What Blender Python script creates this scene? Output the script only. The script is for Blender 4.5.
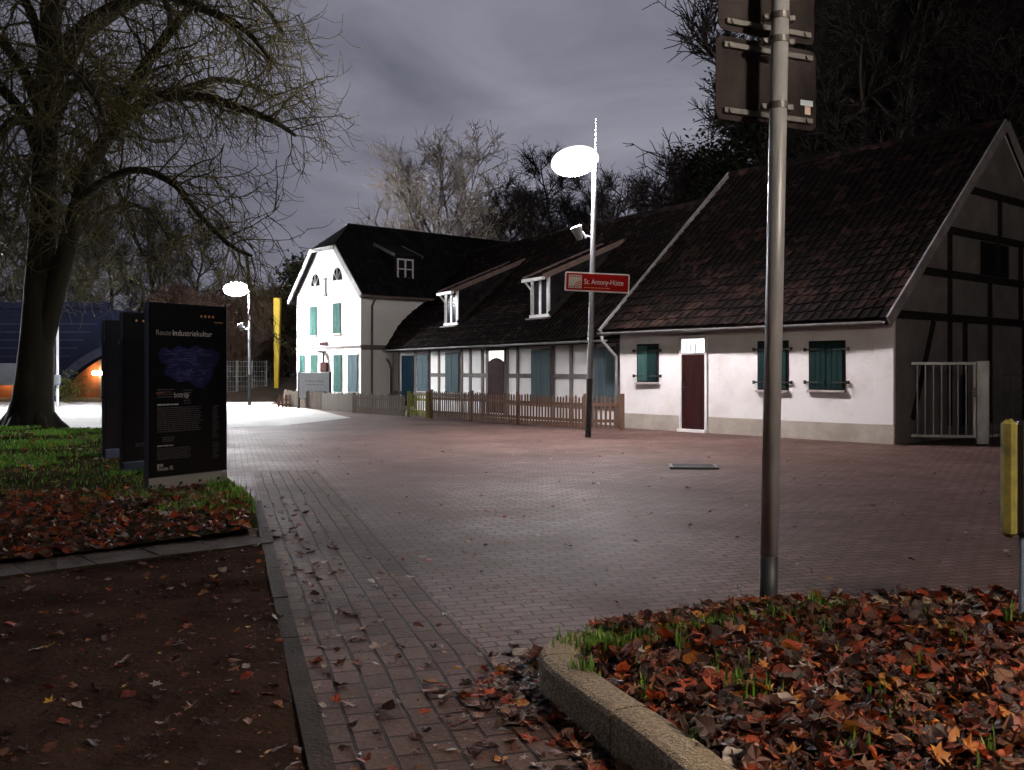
import bpy, math, random
from mathutils import Vector, Matrix

# ------------------------------------------------------------------ camera, sky, exposure
F, HOR, EYE = 960.0, 370.0, 1.55           # focal length and horizon row in pixels of the 1024 x 770 photograph, eye height
sc = bpy.context.scene
for o in list(bpy.data.objects):
    bpy.data.objects.remove(o)
col = sc.collection
cam_d = bpy.data.cameras.new('camera')
cam = bpy.data.objects.new('camera', cam_d)
col.objects.link(cam)
cam.location = (0, 0, EYE)
cam.rotation_euler = (math.pi / 2, 0, 0)
cam_d.sensor_width = 36.0
cam_d.lens = 36.0 * F / 1024
cam_d.shift_y = -(385 - HOR) / 1024
cam_d.clip_start, cam_d.clip_end = 0.05, 1500
sc.camera = cam
sc.render.resolution_x, sc.render.resolution_y = 1024, 770

world = bpy.data.worlds.new('World')
sc.world = world
world.use_nodes = True
wt = world.node_tree
wt.nodes.clear()
w_out = wt.nodes.new('ShaderNodeOutputWorld')
w_bg = wt.nodes.new('ShaderNodeBackground')
w_tc = wt.nodes.new('ShaderNodeTexCoord')
w_map = wt.nodes.new('ShaderNodeMapping')
w_map.inputs['Scale'].default_value = (1.5, 1.5, 4.2)
w_map.inputs['Rotation'].default_value = (0.1, 0.22, 0.3)
w_n = wt.nodes.new('ShaderNodeTexNoise')
w_n.inputs['Scale'].default_value = 1.7
w_n.inputs['Detail'].default_value = 6.0
w_n.inputs['Roughness'].default_value = 0.55
w_n.inputs['Distortion'].default_value = 0.6
w_r = wt.nodes.new('ShaderNodeValToRGB')
w_r.color_ramp.elements[0].position = 0.30
w_r.color_ramp.elements[0].color = (0.037, 0.038, 0.052, 1)
w_r.color_ramp.elements[1].position = 0.72
w_r.color_ramp.elements[1].color = (0.104, 0.103, 0.124, 1)
w_dot = wt.nodes.new('ShaderNodeVectorMath')     # town glow: clouds palest over the houses, darker overhead and behind
w_dot.operation = 'DOT_PRODUCT'
w_dot.inputs[1].default_value = Vector((0.03, 0.96, 0.27)).normalized()
w_g = wt.nodes.new('ShaderNodeValToRGB')
for e_, (p_, v_) in zip((w_g.color_ramp.elements[0], w_g.color_ramp.elements[1]), ((0.25, 0.10), (1.0, 1.0))):
    e_.position = p_; e_.color = (v_, v_, v_, 1)
e_ = w_g.color_ramp.elements.new(0.80); e_.color = (0.38, 0.38, 0.38, 1)
w_mul = wt.nodes.new('ShaderNodeVectorMath')
w_mul.operation = 'SCALE'
L = wt.links.new
L(w_tc.outputs['Generated'], w_map.inputs['Vector'])
L(w_map.outputs['Vector'], w_n.inputs['Vector'])
L(w_n.outputs['Fac'], w_r.inputs['Fac'])
w_nrm = wt.nodes.new('ShaderNodeVectorMath'); w_nrm.operation = 'NORMALIZE'
L(w_tc.outputs['Generated'], w_nrm.inputs[0]); L(w_nrm.outputs[0], w_dot.inputs[0])
L(w_dot.outputs['Value'], w_g.inputs['Fac'])
L(w_r.outputs['Color'], w_mul.inputs[0])
L(w_g.outputs['Color'], w_mul.inputs['Scale'])
L(w_mul.outputs['Vector'], w_bg.inputs['Color'])
w_bg.inputs['Strength'].default_value = 3.1
L(w_bg.outputs[0], w_out.inputs['Surface'])

sc.view_settings.view_transform = 'Standard'
sc.view_settings.look = 'None'
sc.view_settings.exposure = 0.0
sc.view_settings.gamma = 1.0
sc.view_settings.use_curve_mapping = False
sc.render.engine = 'CYCLES'
try:
    sc.cycles.use_denoising = True
    sc.cycles.denoiser = 'OPENIMAGEDENOISE'
except Exception:
    pass
sc.cycles.sample_clamp_indirect = 3.0
sc.cycles.max_bounces = 6

LAMP_NEAR, LAMP_FAR, LAMP_SIDE, LAMP_BED_FILL = 800.0, 2100.0, 1900.0, 850.0     # radiance of the four street lamps; the last is added, out of view

# ------------------------------------------------------------------ helpers
def P(px, py, Y):
    return Vector(((px - 512) / F * Y, Y, EYE - (py - HOR) / F * Y))

def G(px, py):
    Y = EYE * F / (py - HOR)
    return Vector(((px - 512) / F * Y, Y, 0))

class Frame:
    """a house's own axes: origin, x along the facade as seen left to right, y into the house"""
    def __init__(s, o, e):
        s.o = Vector((o[0], o[1], 0)); d = Vector((e[0] - o[0], e[1] - o[1], 0))
        s.len = d.length; s.x = d.normalized(); s.y = Vector((-s.x.y, s.x.x, 0)); s.rot = math.atan2(s.x.y, s.x.x)
    def local(s, w):
        d = w - s.o
        return Vector((d.dot(s.x), d.dot(s.y), w.z))
    def hit(s, px, py, v=0.0, pitch=None, z0=0.0):
        """local point where the sight line through a pixel meets the upright plane y=v, or the roof z=z0+pitch*y"""
        o = s.local(Vector((0, 0, EYE))); d = s.local(P(px, py, 1.0)) - o
        if pitch is None:
            t = (v - o.y) / d.y
        else:
            t = (z0 + pitch * o.y - o.z) / (d.z - pitch * d.y)
        return o + d * t
    def side(s, px, py, u):
        o = s.local(Vector((0, 0, EYE))); d = s.local(P(px, py, 1.0)) - o
        return o + d * ((u - o.x) / d.x)

class MB:
    """collects shapes; build() links them as ONE mesh object"""
    def __init__(s):
        s.v, s.f, s.m = [], [], []
    def add(s, vs, fs, m=0):
        b = len(s.v); s.v.extend([tuple(p) for p in vs])
        for f in fs:
            s.f.append(tuple(b + i for i in f)); s.m.append(m)
    def box(s, a, b, m=0):
        x0, y0, z0 = a; x1, y1, z1 = b
        vs = [(x0,y0,z0),(x1,y0,z0),(x1,y1,z0),(x0,y1,z0),(x0,y0,z1),(x1,y0,z1),(x1,y1,z1),(x0,y1,z1)]
        s.add(vs, [(3,2,1,0),(4,5,6,7),(0,1,5,4),(1,2,6,5),(2,3,7,6),(3,0,4,7)], m)
    def bbox(s, a, b, c=0.006, m=0):
        """a box with small chamfers on all edges"""
        x0, y0, z0 = a; x1, y1, z1 = b
        c = min(c, (x1-x0)*.45, (y1-y0)*.45, (z1-z0)*.45)
        def oct_(z, i):
            return [(x0+i+c,y0+i,z),(x1-i-c,y0+i,z),(x1-i,y0+i+c,z),(x1-i,y1-i-c,z),(x1-i-c,y1-i,z),(x0+i+c,y1-i,z),(x0+i,y1-i-c,z),(x0+i,y0+i+c,z)]
        vs = oct_(z0, c*.9) + oct_(z0+c, 0) + oct_(z1-c, 0) + oct_(z1, c*.9)
        fs = [tuple(range(7,-1,-1)), tuple(range(24,32))]
        for k in range(3):
            for i in range(8):
                j = (i+1) % 8; fs.append((k*8+i, k*8+j, k*8+8+j, k*8+8+i))
        s.add(vs, fs, m)
    def bar(s, a, b, w, h, up=(0,0,1), m=0):
        """a straight beam from a to b, w wide across, h high along up"""
        a, b = Vector(a), Vector(b); d = (b-a).normalized(); u = Vector(up)
        r = d.cross(u)
        if r.length < 1e-4: r = d.cross(Vector((1,0,0)))
        r.normalize(); u = r.cross(d).normalized()
        vs = []
        for p in (a, b):
            for i, j in ((-1,-1),(1,-1),(1,1),(-1,1)):
                vs.append(p + r*(i*w/2) + u*(j*h/2))
        s.add(vs, [(0,1,2,3),(7,6,5,4),(0,4,5,1),(1,5,6,2),(2,6,7,3),(3,7,4,0)], m)
    def tube(s, pts, rad, n=8, m=0, cap=True):
        pts = [Vector(p) for p in pts]
        if not hasattr(rad, '__len__'): rad = [rad]*len(pts)
        vs, fs = [], []
        u = None
        for i, p in enumerate(pts):
            d = (pts[min(i+1, len(pts)-1)] - pts[max(i-1, 0)])
            d = d.normalized() if d.length > 1e-9 else Vector((0,0,1))
            if u is None:
                u = d.cross(Vector((0.3,0.9,0.1)))
                if u.length < 1e-3: u = d.cross(Vector((1,0,0)))
            u = (u - d*u.dot(d)).normalized(); w = d.cross(u)
            for k in range(n):
                a = 2*math.pi*k/n
                vs.append(p + (u*math.cos(a) + w*math.sin(a))*rad[i])
        for i in range(len(pts)-1):
            for k in range(n):
                j = (k+1) % n
                fs.append((i*n+k, i*n+j, (i+1)*n+j, (i+1)*n+k))
        if cap:
            fs.append(tuple(range(n-1,-1,-1))); fs.append(tuple((len(pts)-1)*n+k for k in range(n)))
        s.add(vs, fs, m)
    def prism(s, poly, z0, z1, m=0):
        n = len(poly)
        vs = [(x,y,z0) for x,y in poly] + [(x,y,z1) for x,y in poly]
        fs = [tuple(range(n-1,-1,-1)), tuple(range(n,2*n))] + [(i,(i+1)%n,n+(i+1)%n,n+i) for i in range(n)]
        s.add(vs, fs, m)
    def prism_y(s, poly, y0, y1, m=0):
        """outline in x,z pushed from y0 to y1"""
        n = len(poly)
        vs = [(x,y0,z) for x,z in poly] + [(x,y1,z) for x,z in poly]
        fs = [tuple(range(n)), tuple(range(2*n-1,n-1,-1))] + [(i,n+i,n+(i+1)%n,(i+1)%n) for i in range(n)]
        s.add(vs, fs, m)
    def prism_x(s, poly, x0, x1, m=0):
        n = len(poly)
        vs = [(x0,y,z) for y,z in poly] + [(x1,y,z) for y,z in poly]
        fs = [tuple(range(n-1,-1,-1)), tuple(range(n,2*n))] + [(i,(i+1)%n,n+(i+1)%n,n+i) for i in range(n)]
        s.add(vs, fs, m)
    def build(s, name, mats, parent=None, smooth=False):
        me = bpy.data.meshes.new(name)
        me.from_pydata(s.v, [], s.f)
        if not isinstance(mats, (list, tuple)): mats = [mats]
        for k in mats: me.materials.append(k)
        if len(mats) > 1: me.polygons.foreach_set('material_index', s.m)
        if smooth: me.polygons.foreach_set('use_smooth', [True]*len(s.f))
        me.update()
        o = bpy.data.objects.new(name, me); col.objects.link(o)
        if parent is not None: o.parent = parent
        return o

def tag(o, label=None, cat=None, group=None, kind=None):
    if label: o['label'] = label
    if cat: o['category'] = cat
    if group: o['group'] = group
    if kind: o['kind'] = kind
    return o

def thing(name, label, cat, loc=(0,0,0), rz=0.0, group=None):
    o = bpy.data.objects.new(name, None); col.objects.link(o)
    o.location = loc; o.rotation_euler = (0, 0, rz); o.empty_display_size = 0.2
    return tag(o, label, cat, group)

def copy_tree(o, parent=None):
    c = o.copy(); col.objects.link(c); c.parent = parent
    for ch in list(o.children): copy_tree(ch, c)
    return c

def text_mesh(txt, size, name, m, parent, at, align='LEFT', bold=0.0, ext=0.002, width=None):
    """lettering on an upright plane facing -y"""
    cu = bpy.data.curves.new('lettering', 'FONT')
    cu.body = txt; cu.size = size; cu.align_x = align; cu.offset = bold; cu.extrude = 0
    o = bpy.data.objects.new('lettering', cu); col.objects.link(o)
    bpy.context.view_layer.update()
    dg = bpy.context.evaluated_depsgraph_get()
    me = bpy.data.meshes.new_from_object(o.evaluated_get(dg))
    vs = [v.co.copy() for v in me.vertices]; fs = [tuple(p.vertices) for p in me.polygons]
    bpy.data.objects.remove(o); bpy.data.curves.remove(cu); bpy.data.meshes.remove(me)
    k = 1.0
    if width:
        xs = [v.x for v in vs]; k = width / (max(xs) - min(xs))
    mb = MB(); mb.add([(at[0] + v.x*k, at[1], at[2] + v.y) for v in vs], fs)
    return mb.build(name, m, parent)

# ------------------------------------------------------------------ materials
def mat(name, c, rough=0.8, c2=None, scale=4.0, detail=5.0, bump=0.0, bscale=None, metal=0.0, spec=0.5, stretch=None, lo=0.35, hi=0.65):
    m = bpy.data.materials.new(name); m.use_nodes = True
    nt = m.node_tree; b = nt.nodes['Principled BSDF']
    b.inputs['Base Color'].default_value = (*c, 1); b.inputs['Roughness'].default_value = rough
    b.inputs['Metallic'].default_value = metal; b.inputs['Specular IOR Level'].default_value = spec
    if c2 is not None or bump:
        tc = nt.nodes.new('ShaderNodeTexCoord'); mp = nt.nodes.new('ShaderNodeMapping')
        nt.links.new(tc.outputs['Object'], mp.inputs['Vector'])
        if stretch: mp.inputs['Scale'].default_value = stretch
    if c2 is not None:
        n = nt.nodes.new('ShaderNodeTexNoise'); n.inputs['Scale'].default_value = scale; n.inputs['Detail'].default_value = detail
        n.inputs['Roughness'].default_value = 0.65
        r = nt.nodes.new('ShaderNodeValToRGB')
        r.color_ramp.elements[0].position = lo; r.color_ramp.elements[1].position = hi
        r.color_ramp.elements[0].color = (*c, 1); r.color_ramp.elements[1].color = (*c2, 1)
        nt.links.new(mp.outputs[0], n.inputs['Vector']); nt.links.new(n.outputs['Fac'], r.inputs['Fac'])
        nt.links.new(r.outputs['Color'], b.inputs['Base Color'])
    if bump:
        n2 = nt.nodes.new('ShaderNodeTexNoise'); n2.inputs['Scale'].default_value = bscale or scale*6; n2.inputs['Detail'].default_value = 6
        bp = nt.nodes.new('ShaderNodeBump'); bp.inputs['Strength'].default_value = bump; bp.inputs['Distance'].default_value = 0.02
        nt.links.new(mp.outputs[0], n2.inputs['Vector']); nt.links.new(n2.outputs['Fac'], bp.inputs['Height']); nt.links.new(bp.outputs[0], b.inputs['Normal'])
    return m

def dull(*ks):
    for k in ks:
        b = M[k].node_tree.nodes['Principled BSDF']; b.inputs['Roughness'].default_value = 0.9; b.inputs['Specular IOR Level'].default_value = 0.0 if k in ('earth','bed_soil','lawn_soil','hill','bank_grass') else 0.12

def emit(name, c, s):
    m = bpy.data.materials.new(name); m.use_nodes = True
    nt = m.node_tree; nt.nodes.clear()
    e = nt.nodes.new('ShaderNodeEmission'); e.inputs[0].default_value = (*c, 1); e.inputs[1].default_value = s
    o = nt.nodes.new('ShaderNodeOutputMaterial'); nt.links.new(e.outputs[0], o.inputs['Surface'])
    return m

def paver_mat(name, ang, bw, bh, ca, cb, cm, rough=0.55, mortar=0.006, dirt=(0.03,0.024,0.02), off=0.5, wet=0.0):
    m = bpy.data.materials.new(name); m.use_nodes = True
    nt = m.node_tree; b = nt.nodes['Principled BSDF']; N = nt.nodes.new; K = nt.links.new
    tc = N('ShaderNodeTexCoord'); mp = N('ShaderNodeMapping'); mp.inputs['Rotation'].default_value = (0, 0, -ang)
    K(tc.outputs['Object'], mp.inputs['Vector'])
    # slightly wandering joints
    wn = N('ShaderNodeTexNoise'); wn.inputs['Scale'].default_value = 1.3; wn.inputs['Detail'].default_value = 2
    va = N('ShaderNodeVectorMath'); va.operation = 'MULTIPLY_ADD'
    va.inputs[1].default_value = (0.05, 0.05, 0)
    K(mp.outputs[0], wn.inputs['Vector']); K(wn.outputs['Color'], va.inputs[0]); K(mp.outputs[0], va.inputs[2])
    br = N('ShaderNodeTexBrick'); br.offset = off
    br.inputs['Scale'].default_value = 1.0; br.inputs['Brick Width'].default_value = bw; br.inputs['Row Height'].default_value = bh
    br.inputs['Mortar Size'].default_value = mortar; br.inputs['Mortar Smooth'].default_value = 0.35; br.inputs['Bias'].default_value = 0.0
    br.inputs['Color1'].default_value = (*ca, 1); br.inputs['Color2'].default_value = (*cb, 1); br.inputs['Mortar'].default_value = (*cm, 1)
    K(va.outputs[0], br.inputs['Vector'])
    n1 = N('ShaderNodeTexNoise'); n1.inputs['Scale'].default_value = 0.45; n1.inputs['Detail'].default_value = 7; n1.inputs['Roughness'].default_value = 0.68
    K(tc.outputs['Object'], n1.inputs['Vector'])
    r1 = N('ShaderNodeValToRGB'); r1.color_ramp.elements[0].position = 0.40; r1.color_ramp.elements[1].position = 0.66
    r1.color_ramp.elements[0].color = (0, 0, 0, 1); r1.color_ramp.elements[1].color = (0.8, 0.8, 0.8, 1)
    K(n1.outputs['Fac'], r1.inputs['Fac'])
    mx = N('ShaderNodeMixRGB'); mx.inputs['Color2'].default_value = (*dirt, 1)
    K(r1.outputs['Color'], mx.inputs['Fac']); K(br.outputs['Color'], mx.inputs['Color1'])
    n2 = N('ShaderNodeTexNoise'); n2.inputs['Scale'].default_value = 38; n2.inputs['Detail'].default_value = 5; n2.inputs['Roughness'].default_value = 0.7
    K(tc.outputs['Object'], n2.inputs['Vector'])
    mr = N('ShaderNodeMapRange'); mr.inputs['From Min'].default_value = 0.3; mr.inputs['From Max'].default_value = 0.7
    mr.inputs['To Min'].default_value = 0.6; mr.inputs['To Max'].default_value = 1.35
    K(n2.outputs['Fac'], mr.inputs['Value'])
    ml = N('ShaderNodeVectorMath'); ml.operation = 'SCALE'
    K(mx.outputs['Color'], ml.inputs[0]); K(mr.outputs['Result'], ml.inputs['Scale'])
    K(ml.outputs['Vector'], b.inputs['Base Color'])
    rr = N('ShaderNodeMapRange'); rr.inputs['From Min'].default_value = 0.35; rr.inputs['From Max'].default_value = 0.7
    rr.inputs['To Min'].default_value = rough - 0.05 - wet; rr.inputs['To Max'].default_value = rough + 0.14
    K(n1.outputs['Fac'], rr.inputs['Value']); K(rr.outputs['Result'], b.inputs['Roughness']); b.inputs['Specular IOR Level'].default_value = 0.10
    # height: joints, gentle unevenness, grit
    h1 = N('ShaderNodeMath'); h1.operation = 'MULTIPLY'; h1.inputs[1].default_value = -0.6; K(br.outputs['Fac'], h1.inputs[0])
    h2 = N('ShaderNodeMath'); h2.operation = 'MULTIPLY_ADD'; h2.inputs[1].default_value = 0.35; K(n2.outputs['Fac'], h2.inputs[0]); K(h1.outputs[0], h2.inputs[2])
    n3 = N('ShaderNodeTexNoise'); n3.inputs['Scale'].default_value = 4.0; n3.inputs['Detail'].default_value = 2
    K(tc.outputs['Object'], n3.inputs['Vector'])
    h3 = N('ShaderNodeMath'); h3.operation = 'MULTIPLY_ADD'; h3.inputs[1].default_value = 0.7; K(n3.outputs['Fac'], h3.inputs[0]); K(h2.outputs[0], h3.inputs[2])
    bp = N('ShaderNodeBump'); bp.inputs['Strength'].default_value = 0.8; bp.inputs['Distance'].default_value = 0.012
    K(h3.outputs[0], bp.inputs['Height']); K(bp.outputs[0], b.inputs['Normal'])
    return m

def tile_mat(name, c, c2, c3):
    m = bpy.data.materials.new(name); m.use_nodes = True
    nt = m.node_tree; b = nt.nodes['Principled BSDF']; N = nt.nodes.new; K = nt.links.new
    tc = N('ShaderNodeTexCoord')
    n1 = N('ShaderNodeTexNoise'); n1.inputs['Scale'].default_value = 0.9; n1.inputs['Detail'].default_value = 8; n1.inputs['Roughness'].default_value = 0.75
    n2 = N('ShaderNodeTexVoronoi'); n2.inputs['Scale'].default_value = 4.5
    K(tc.outputs['Object'], n1.inputs['Vector']); K(tc.outputs['Object'], n2.inputs['Vector'])
    r = N('ShaderNodeValToRGB'); e = r.color_ramp.elements
    e[0].position, e[0].color = 0.25, (*c, 1); e[1].position, e[1].color = 0.62, (*c2, 1)
    k = e.new(0.78); k.color = (*c3, 1)
    mx = N('ShaderNodeMath'); mx.operation = 'MULTIPLY_ADD'; mx.inputs[1].default_value = 0.45
    sp = N('ShaderNodeSeparateColor'); K(n2.outputs['Color'], sp.inputs[0]); K(sp.outputs[0], mx.inputs[0])
    h = N('ShaderNodeMath'); h.operation = 'MULTIPLY'; h.inputs[1].default_value = 0.62; K(n1.outputs['Fac'], h.inputs[0]); K(h.outputs[0], mx.inputs[2])
    K(mx.outputs[0], r.inputs['Fac']); K(r.outputs['Color'], b.inputs['Base Color'])
    b.inputs['Roughness'].default_value = 0.75
    n3 = N('ShaderNodeTexNoise'); n3.inputs['Scale'].default_value = 40; n3.inputs['Detail'].default_value = 4; K(tc.outputs['Object'], n3.inputs['Vector'])
    bp = N('ShaderNodeBump'); bp.inputs['Strength'].default_value = 0.5; bp.inputs['Distance'].default_value = 0.01
    K(n3.outputs['Fac'], bp.inputs['Height']); K(bp.outputs[0], b.inputs['Normal'])
    return m

M = {}
M['plaster'] = mat('white plaster', (0.74, 0.72, 0.71), 0.9, (0.52, 0.48, 0.45), 1.0, 9, 0.4, 14, lo=0.46, hi=0.85)
M['plaster_far'] = mat('white house plaster', (0.80, 0.78, 0.75), 0.9, (0.70, 0.67, 0.63), 0.9, 6, 0.2, 30, lo=0.45, hi=0.8)
M['plinth'] = mat('beige plinth render', (0.30, 0.26, 0.22), 0.9, (0.42, 0.38, 0.33), 1.6, 7, 0.3, 26)
M['infill'] = mat('shade toned gable plaster', (0.23, 0.205, 0.20), 0.9, (0.14, 0.125, 0.125), 1.4, 7, 0.3, 24)  # the gable's shade is put into this colour, far below the lit walls
M['infill_white'] = mat('white infill plaster', (0.82, 0.80, 0.79), 0.9, (0.70, 0.67, 0.66), 1.4, 7, 0.2, 24, lo=0.45, hi=0.8)
M['timber'] = mat('weathered timber', (0.13, 0.11, 0.105), 0.85, (0.20, 0.175, 0.165), 5, 6, 0.4, 40, stretch=(1,1,0.25))
M['timber_dark'] = mat('tarred timber', (0.014, 0.012, 0.011), 0.8, (0.028, 0.024, 0.022), 5, 6, 0.4, 40)
M['tile'] = tile_mat('old clay pantile', (0.0016, 0.0008, 0.0007), (0.0050, 0.0022, 0.0018), (0.030, 0.016, 0.013))
M['tile_black'] = tile_mat('black glazed tile', (0.006, 0.006, 0.007), (0.013, 0.012, 0.012), (0.022, 0.02, 0.02))
M['barge'] = mat('grey white barge paint', (0.34, 0.325, 0.325), 0.7, (0.20, 0.185, 0.185), 3, 7, 0.2, 30)
M['gutter'] = mat('zinc gutter', (0.36, 0.35, 0.36), 0.5, (0.24, 0.23, 0.23), 3, 6, 0.1, metal=0.35)
M['pipe_brown'] = mat('brown drain pipe', (0.12, 0.08, 0.065), 0.6, (0.17, 0.12, 0.10), 5)
M['shut_green'] = mat('dark green shutter paint', (0.006, 0.020, 0.020), 0.55, (0.011, 0.032, 0.031), 4, 6, 0.15, 50, stretch=(1,1,0.2))
M['shut_pale'] = mat('faded green shutter paint', (0.035, 0.085, 0.08), 0.6, (0.055, 0.12, 0.11), 4, 6, 0.15, 50, stretch=(1,1,0.2))
M['shut_blue'] = mat('blue grey shutter paint', (0.060, 0.092, 0.105), 0.6, (0.085, 0.122, 0.136), 4, 6, 0.15, 50, stretch=(1,1,0.2))
M['door_blue'] = mat('deep blue door paint', (0.012, 0.042, 0.07), 0.55, (0.02, 0.058, 0.09), 4, 6, 0.15, 50)
M['shut_teal'] = mat('pale teal shutter paint', (0.026, 0.070, 0.060), 0.6, (0.040, 0.095, 0.082), 4, 6, 0.1, 50)
M['iron'] = mat('black iron', (0.012, 0.012, 0.013), 0.55, (0.03, 0.025, 0.022), 10)
M['door_red'] = mat('dark red door paint', (0.022, 0.006, 0.006), 0.5, (0.034, 0.010, 0.009), 5, 6, 0.15, 40, stretch=(1,1,0.2))
M['door_dark'] = mat('dark door paint', (0.03, 0.012, 0.012), 0.5, (0.05, 0.02, 0.02), 5)
M['white_frame'] = mat('white window paint', (0.74, 0.73, 0.71), 0.5, (0.62, 0.60, 0.58), 5)
M['glass'] = mat('dark window glass', (0.012, 0.013, 0.016), 0.08, (0.02, 0.02, 0.024), 2)
M['lit_glass'] = emit('lit transom glass', (0.86, 0.97, 1.0), 2.6)
M['lit_glass2'] = emit('lit door light', (0.93, 1.0, 0.9), 2.4)
M['stone_sill'] = mat('stone sill', (0.46, 0.42, 0.38), 0.8, (0.34, 0.31, 0.28), 8)
M['fence'] = mat('brown picket wood', (0.085, 0.040, 0.024), 0.85, (0.145, 0.078, 0.048), 3, 6, 0.3, 40, stretch=(6,6,0.5))
M['fence_grey'] = mat('grey board wood', (0.15, 0.125, 0.105), 0.85, (0.24, 0.205, 0.175), 3, 6, 0.3, 40, stretch=(6,6,0.5))
M['fence_lit_mossy'] = mat('lit mossy picket tone', (0.26, 0.25, 0.04), 0.8, (0.18, 0.18, 0.04), 4, stretch=(4,4,0.5))  # lamplight on this mossy length is put into the picket colour
M['galv'] = mat('galvanised steel', (0.62, 0.62, 0.63), 0.42, (0.30, 0.295, 0.295), 3, 9, 0.2, 25, metal=0.25, stretch=(1,1,0.3))
M['lamp_pole'] = mat('grey lamp pole paint', (0.30, 0.30, 0.32), 0.45, (0.22, 0.22, 0.24), 3, metal=0.3)
M['pole_dark'] = mat('dark pole sleeve', (0.02, 0.022, 0.026), 0.5, (0.035, 0.035, 0.04), 5)
M['plate_back'] = mat('stained aluminium plate back', (0.085, 0.070, 0.070), 0.5, (0.025, 0.020, 0.020), 2.2, 6, 0.0, metal=0.35, stretch=(1,1,0.6))
M['alu'] = mat('aluminium rail', (0.20, 0.19, 0.185), 0.5, (0.11, 0.105, 0.10), 9, metal=0.4)
M['sign_red'] = mat('red sign face', (0.36, 0.008, 0.008), 0.4, (0.30, 0.007, 0.007), 3)
M['sign_white'] = mat('white sign film', (0.78, 0.74, 0.70), 0.45, (0.7, 0.66, 0.62), 4)
M['sign_cream'] = mat('cream sign film', (0.60, 0.54, 0.44), 0.5, (0.5, 0.45, 0.38), 6)
M['stele'] = mat('black stele enamel', (0.0055, 0.0055, 0.0075), 0.22, (0.008, 0.008, 0.010), 2)
M['stele_edge'] = mat('stele metal edge', (0.16, 0.19, 0.28), 0.35, (0.12, 0.14, 0.22), 5, metal=0.6)
M['print_white'] = mat('white print', (0.72, 0.71, 0.70), 0.5, (0.66, 0.65, 0.64), 8)
M['print_grey'] = mat('grey print', (0.115, 0.11, 0.12), 0.5, (0.085, 0.08, 0.09), 20)
M['print_mid'] = mat('mid grey print', (0.32, 0.32, 0.33), 0.5, (0.28, 0.28, 0.29), 8)
M['print_blue'] = mat('dark blue print', (0.012, 0.018, 0.11), 0.4, (0.005, 0.006, 0.02), 5, 6, stretch=(1,1,1.5), lo=0.4, hi=0.75)
M['print_pale'] = mat('pale blue print', (0.12, 0.14, 0.34), 0.5, (0.08, 0.10, 0.25), 20)
M['print_orange'] = mat('orange print', (0.70, 0.35, 0.12), 0.5, (0.6, 0.3, 0.1), 8)
M['print_red'] = mat('red print', (0.35, 0.06, 0.04), 0.5, (0.3, 0.05, 0.03), 8)
M['print_dark'] = mat('dark print', (0.06, 0.06, 0.07), 0.5, (0.08, 0.08, 0.09), 8)
M['steel_plinth'] = mat('brushed steel plinth', (0.60, 0.57, 0.55), 0.45, (0.46, 0.44, 0.42), 6, metal=0.1, stretch=(0.5,1,6))
M['board_grey'] = mat('pale grey board', (0.42, 0.43, 0.45), 0.6, (0.38, 0.39, 0.41), 4)
M['yellow'] = mat('yellow stele paint', (0.75, 0.50, 0.01), 0.5, (0.68, 0.45, 0.01), 2)
M['yellow_dull'] = mat('dull yellow paint', (0.36, 0.30, 0.05), 0.8, (0.16, 0.13, 0.035), 6, 9, 0.2, 30)
M['bin_dark'] = mat('black bin plastic', (0.007, 0.007, 0.007), 0.45, (0.012, 0.012, 0.012), 5)
M['blue_post'] = mat('blue grey post', (0.16, 0.20, 0.29), 0.5, (0.12, 0.15, 0.22), 5)
M['bark'] = mat('dark mossy bark', (0.020, 0.015, 0.011), 0.95, (0.034, 0.034, 0.016), 2.0, 8, 0.9, 9, stretch=(1,1,0.3))
M['twig'] = mat('brown and lamplit twig bark', (0.030, 0.023, 0.015), 0.9, (0.125, 0.115, 0.036), 0.6, 5)  # yellow green second tone puts lamplight on the twigs into their colour
M['bark_grey'] = mat('grey bark', (0.13, 0.105, 0.09), 0.95, (0.085, 0.068, 0.055), 2.0, 6, 0.6, 9)
M['twig_grey'] = mat('grey twig bark', (0.27, 0.22, 0.18), 0.9, (0.19, 0.155, 0.13), 0.5, 4)
M['twig_red'] = mat('dark twig bark', (0.050, 0.036, 0.034), 0.9, (0.034, 0.025, 0.025), 0.6, 4)
M['twig_warm'] = mat('reddish twig bark', (0.13, 0.07, 0.05), 0.9, (0.09, 0.05, 0.035), 0.6, 4)
M['leaf_dark'] = mat('dark evergreen leaf', (0.014, 0.022, 0.010), 0.6, (0.030, 0.036, 0.016), 0.8, 4)
M['leaf_brown'] = mat('withered oak leaf', (0.055, 0.034, 0.018), 0.7, (0.03, 0.024, 0.013), 0.8, 4)
M['earth'] = mat('dark trodden soil', (0.026, 0.016, 0.013), 0.95, (0.068, 0.042, 0.032), 1.2, 9, 1.0, 26)
M['bed_soil'] = mat('bed humus', (0.014, 0.010, 0.008), 0.95, (0.028, 0.018, 0.013), 3, 8, 1.0, 20)
M['lawn_soil'] = mat('lawn earth', (0.014, 0.020, 0.007), 0.95, (0.05, 0.034, 0.022), 0.9, 8, 0.8, 20)
M['ground'] = mat('far ground', (0.045, 0.038, 0.03), 0.95, (0.07, 0.06, 0.045), 0.15, 6, 0.5, 4)
M['hill'] = mat('woodland floor', (0.020, 0.016, 0.013), 0.95, (0.034, 0.024, 0.018), 0.3, 6, 0.5, 3)
M['path_glare'] = mat('pale path', (0.36, 0.35, 0.34), 0.8, (0.46, 0.45, 0.44), 0.7, 8, 0.4, 30)  # pale tone puts the glare of the lamp pool into the ground colour
M['concrete'] = mat('exposed aggregate concrete', (0.34, 0.25, 0.16), 0.9, (0.15, 0.11, 0.07), 55, 4, 1.0, 90, lo=0.4, hi=0.62)
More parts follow.
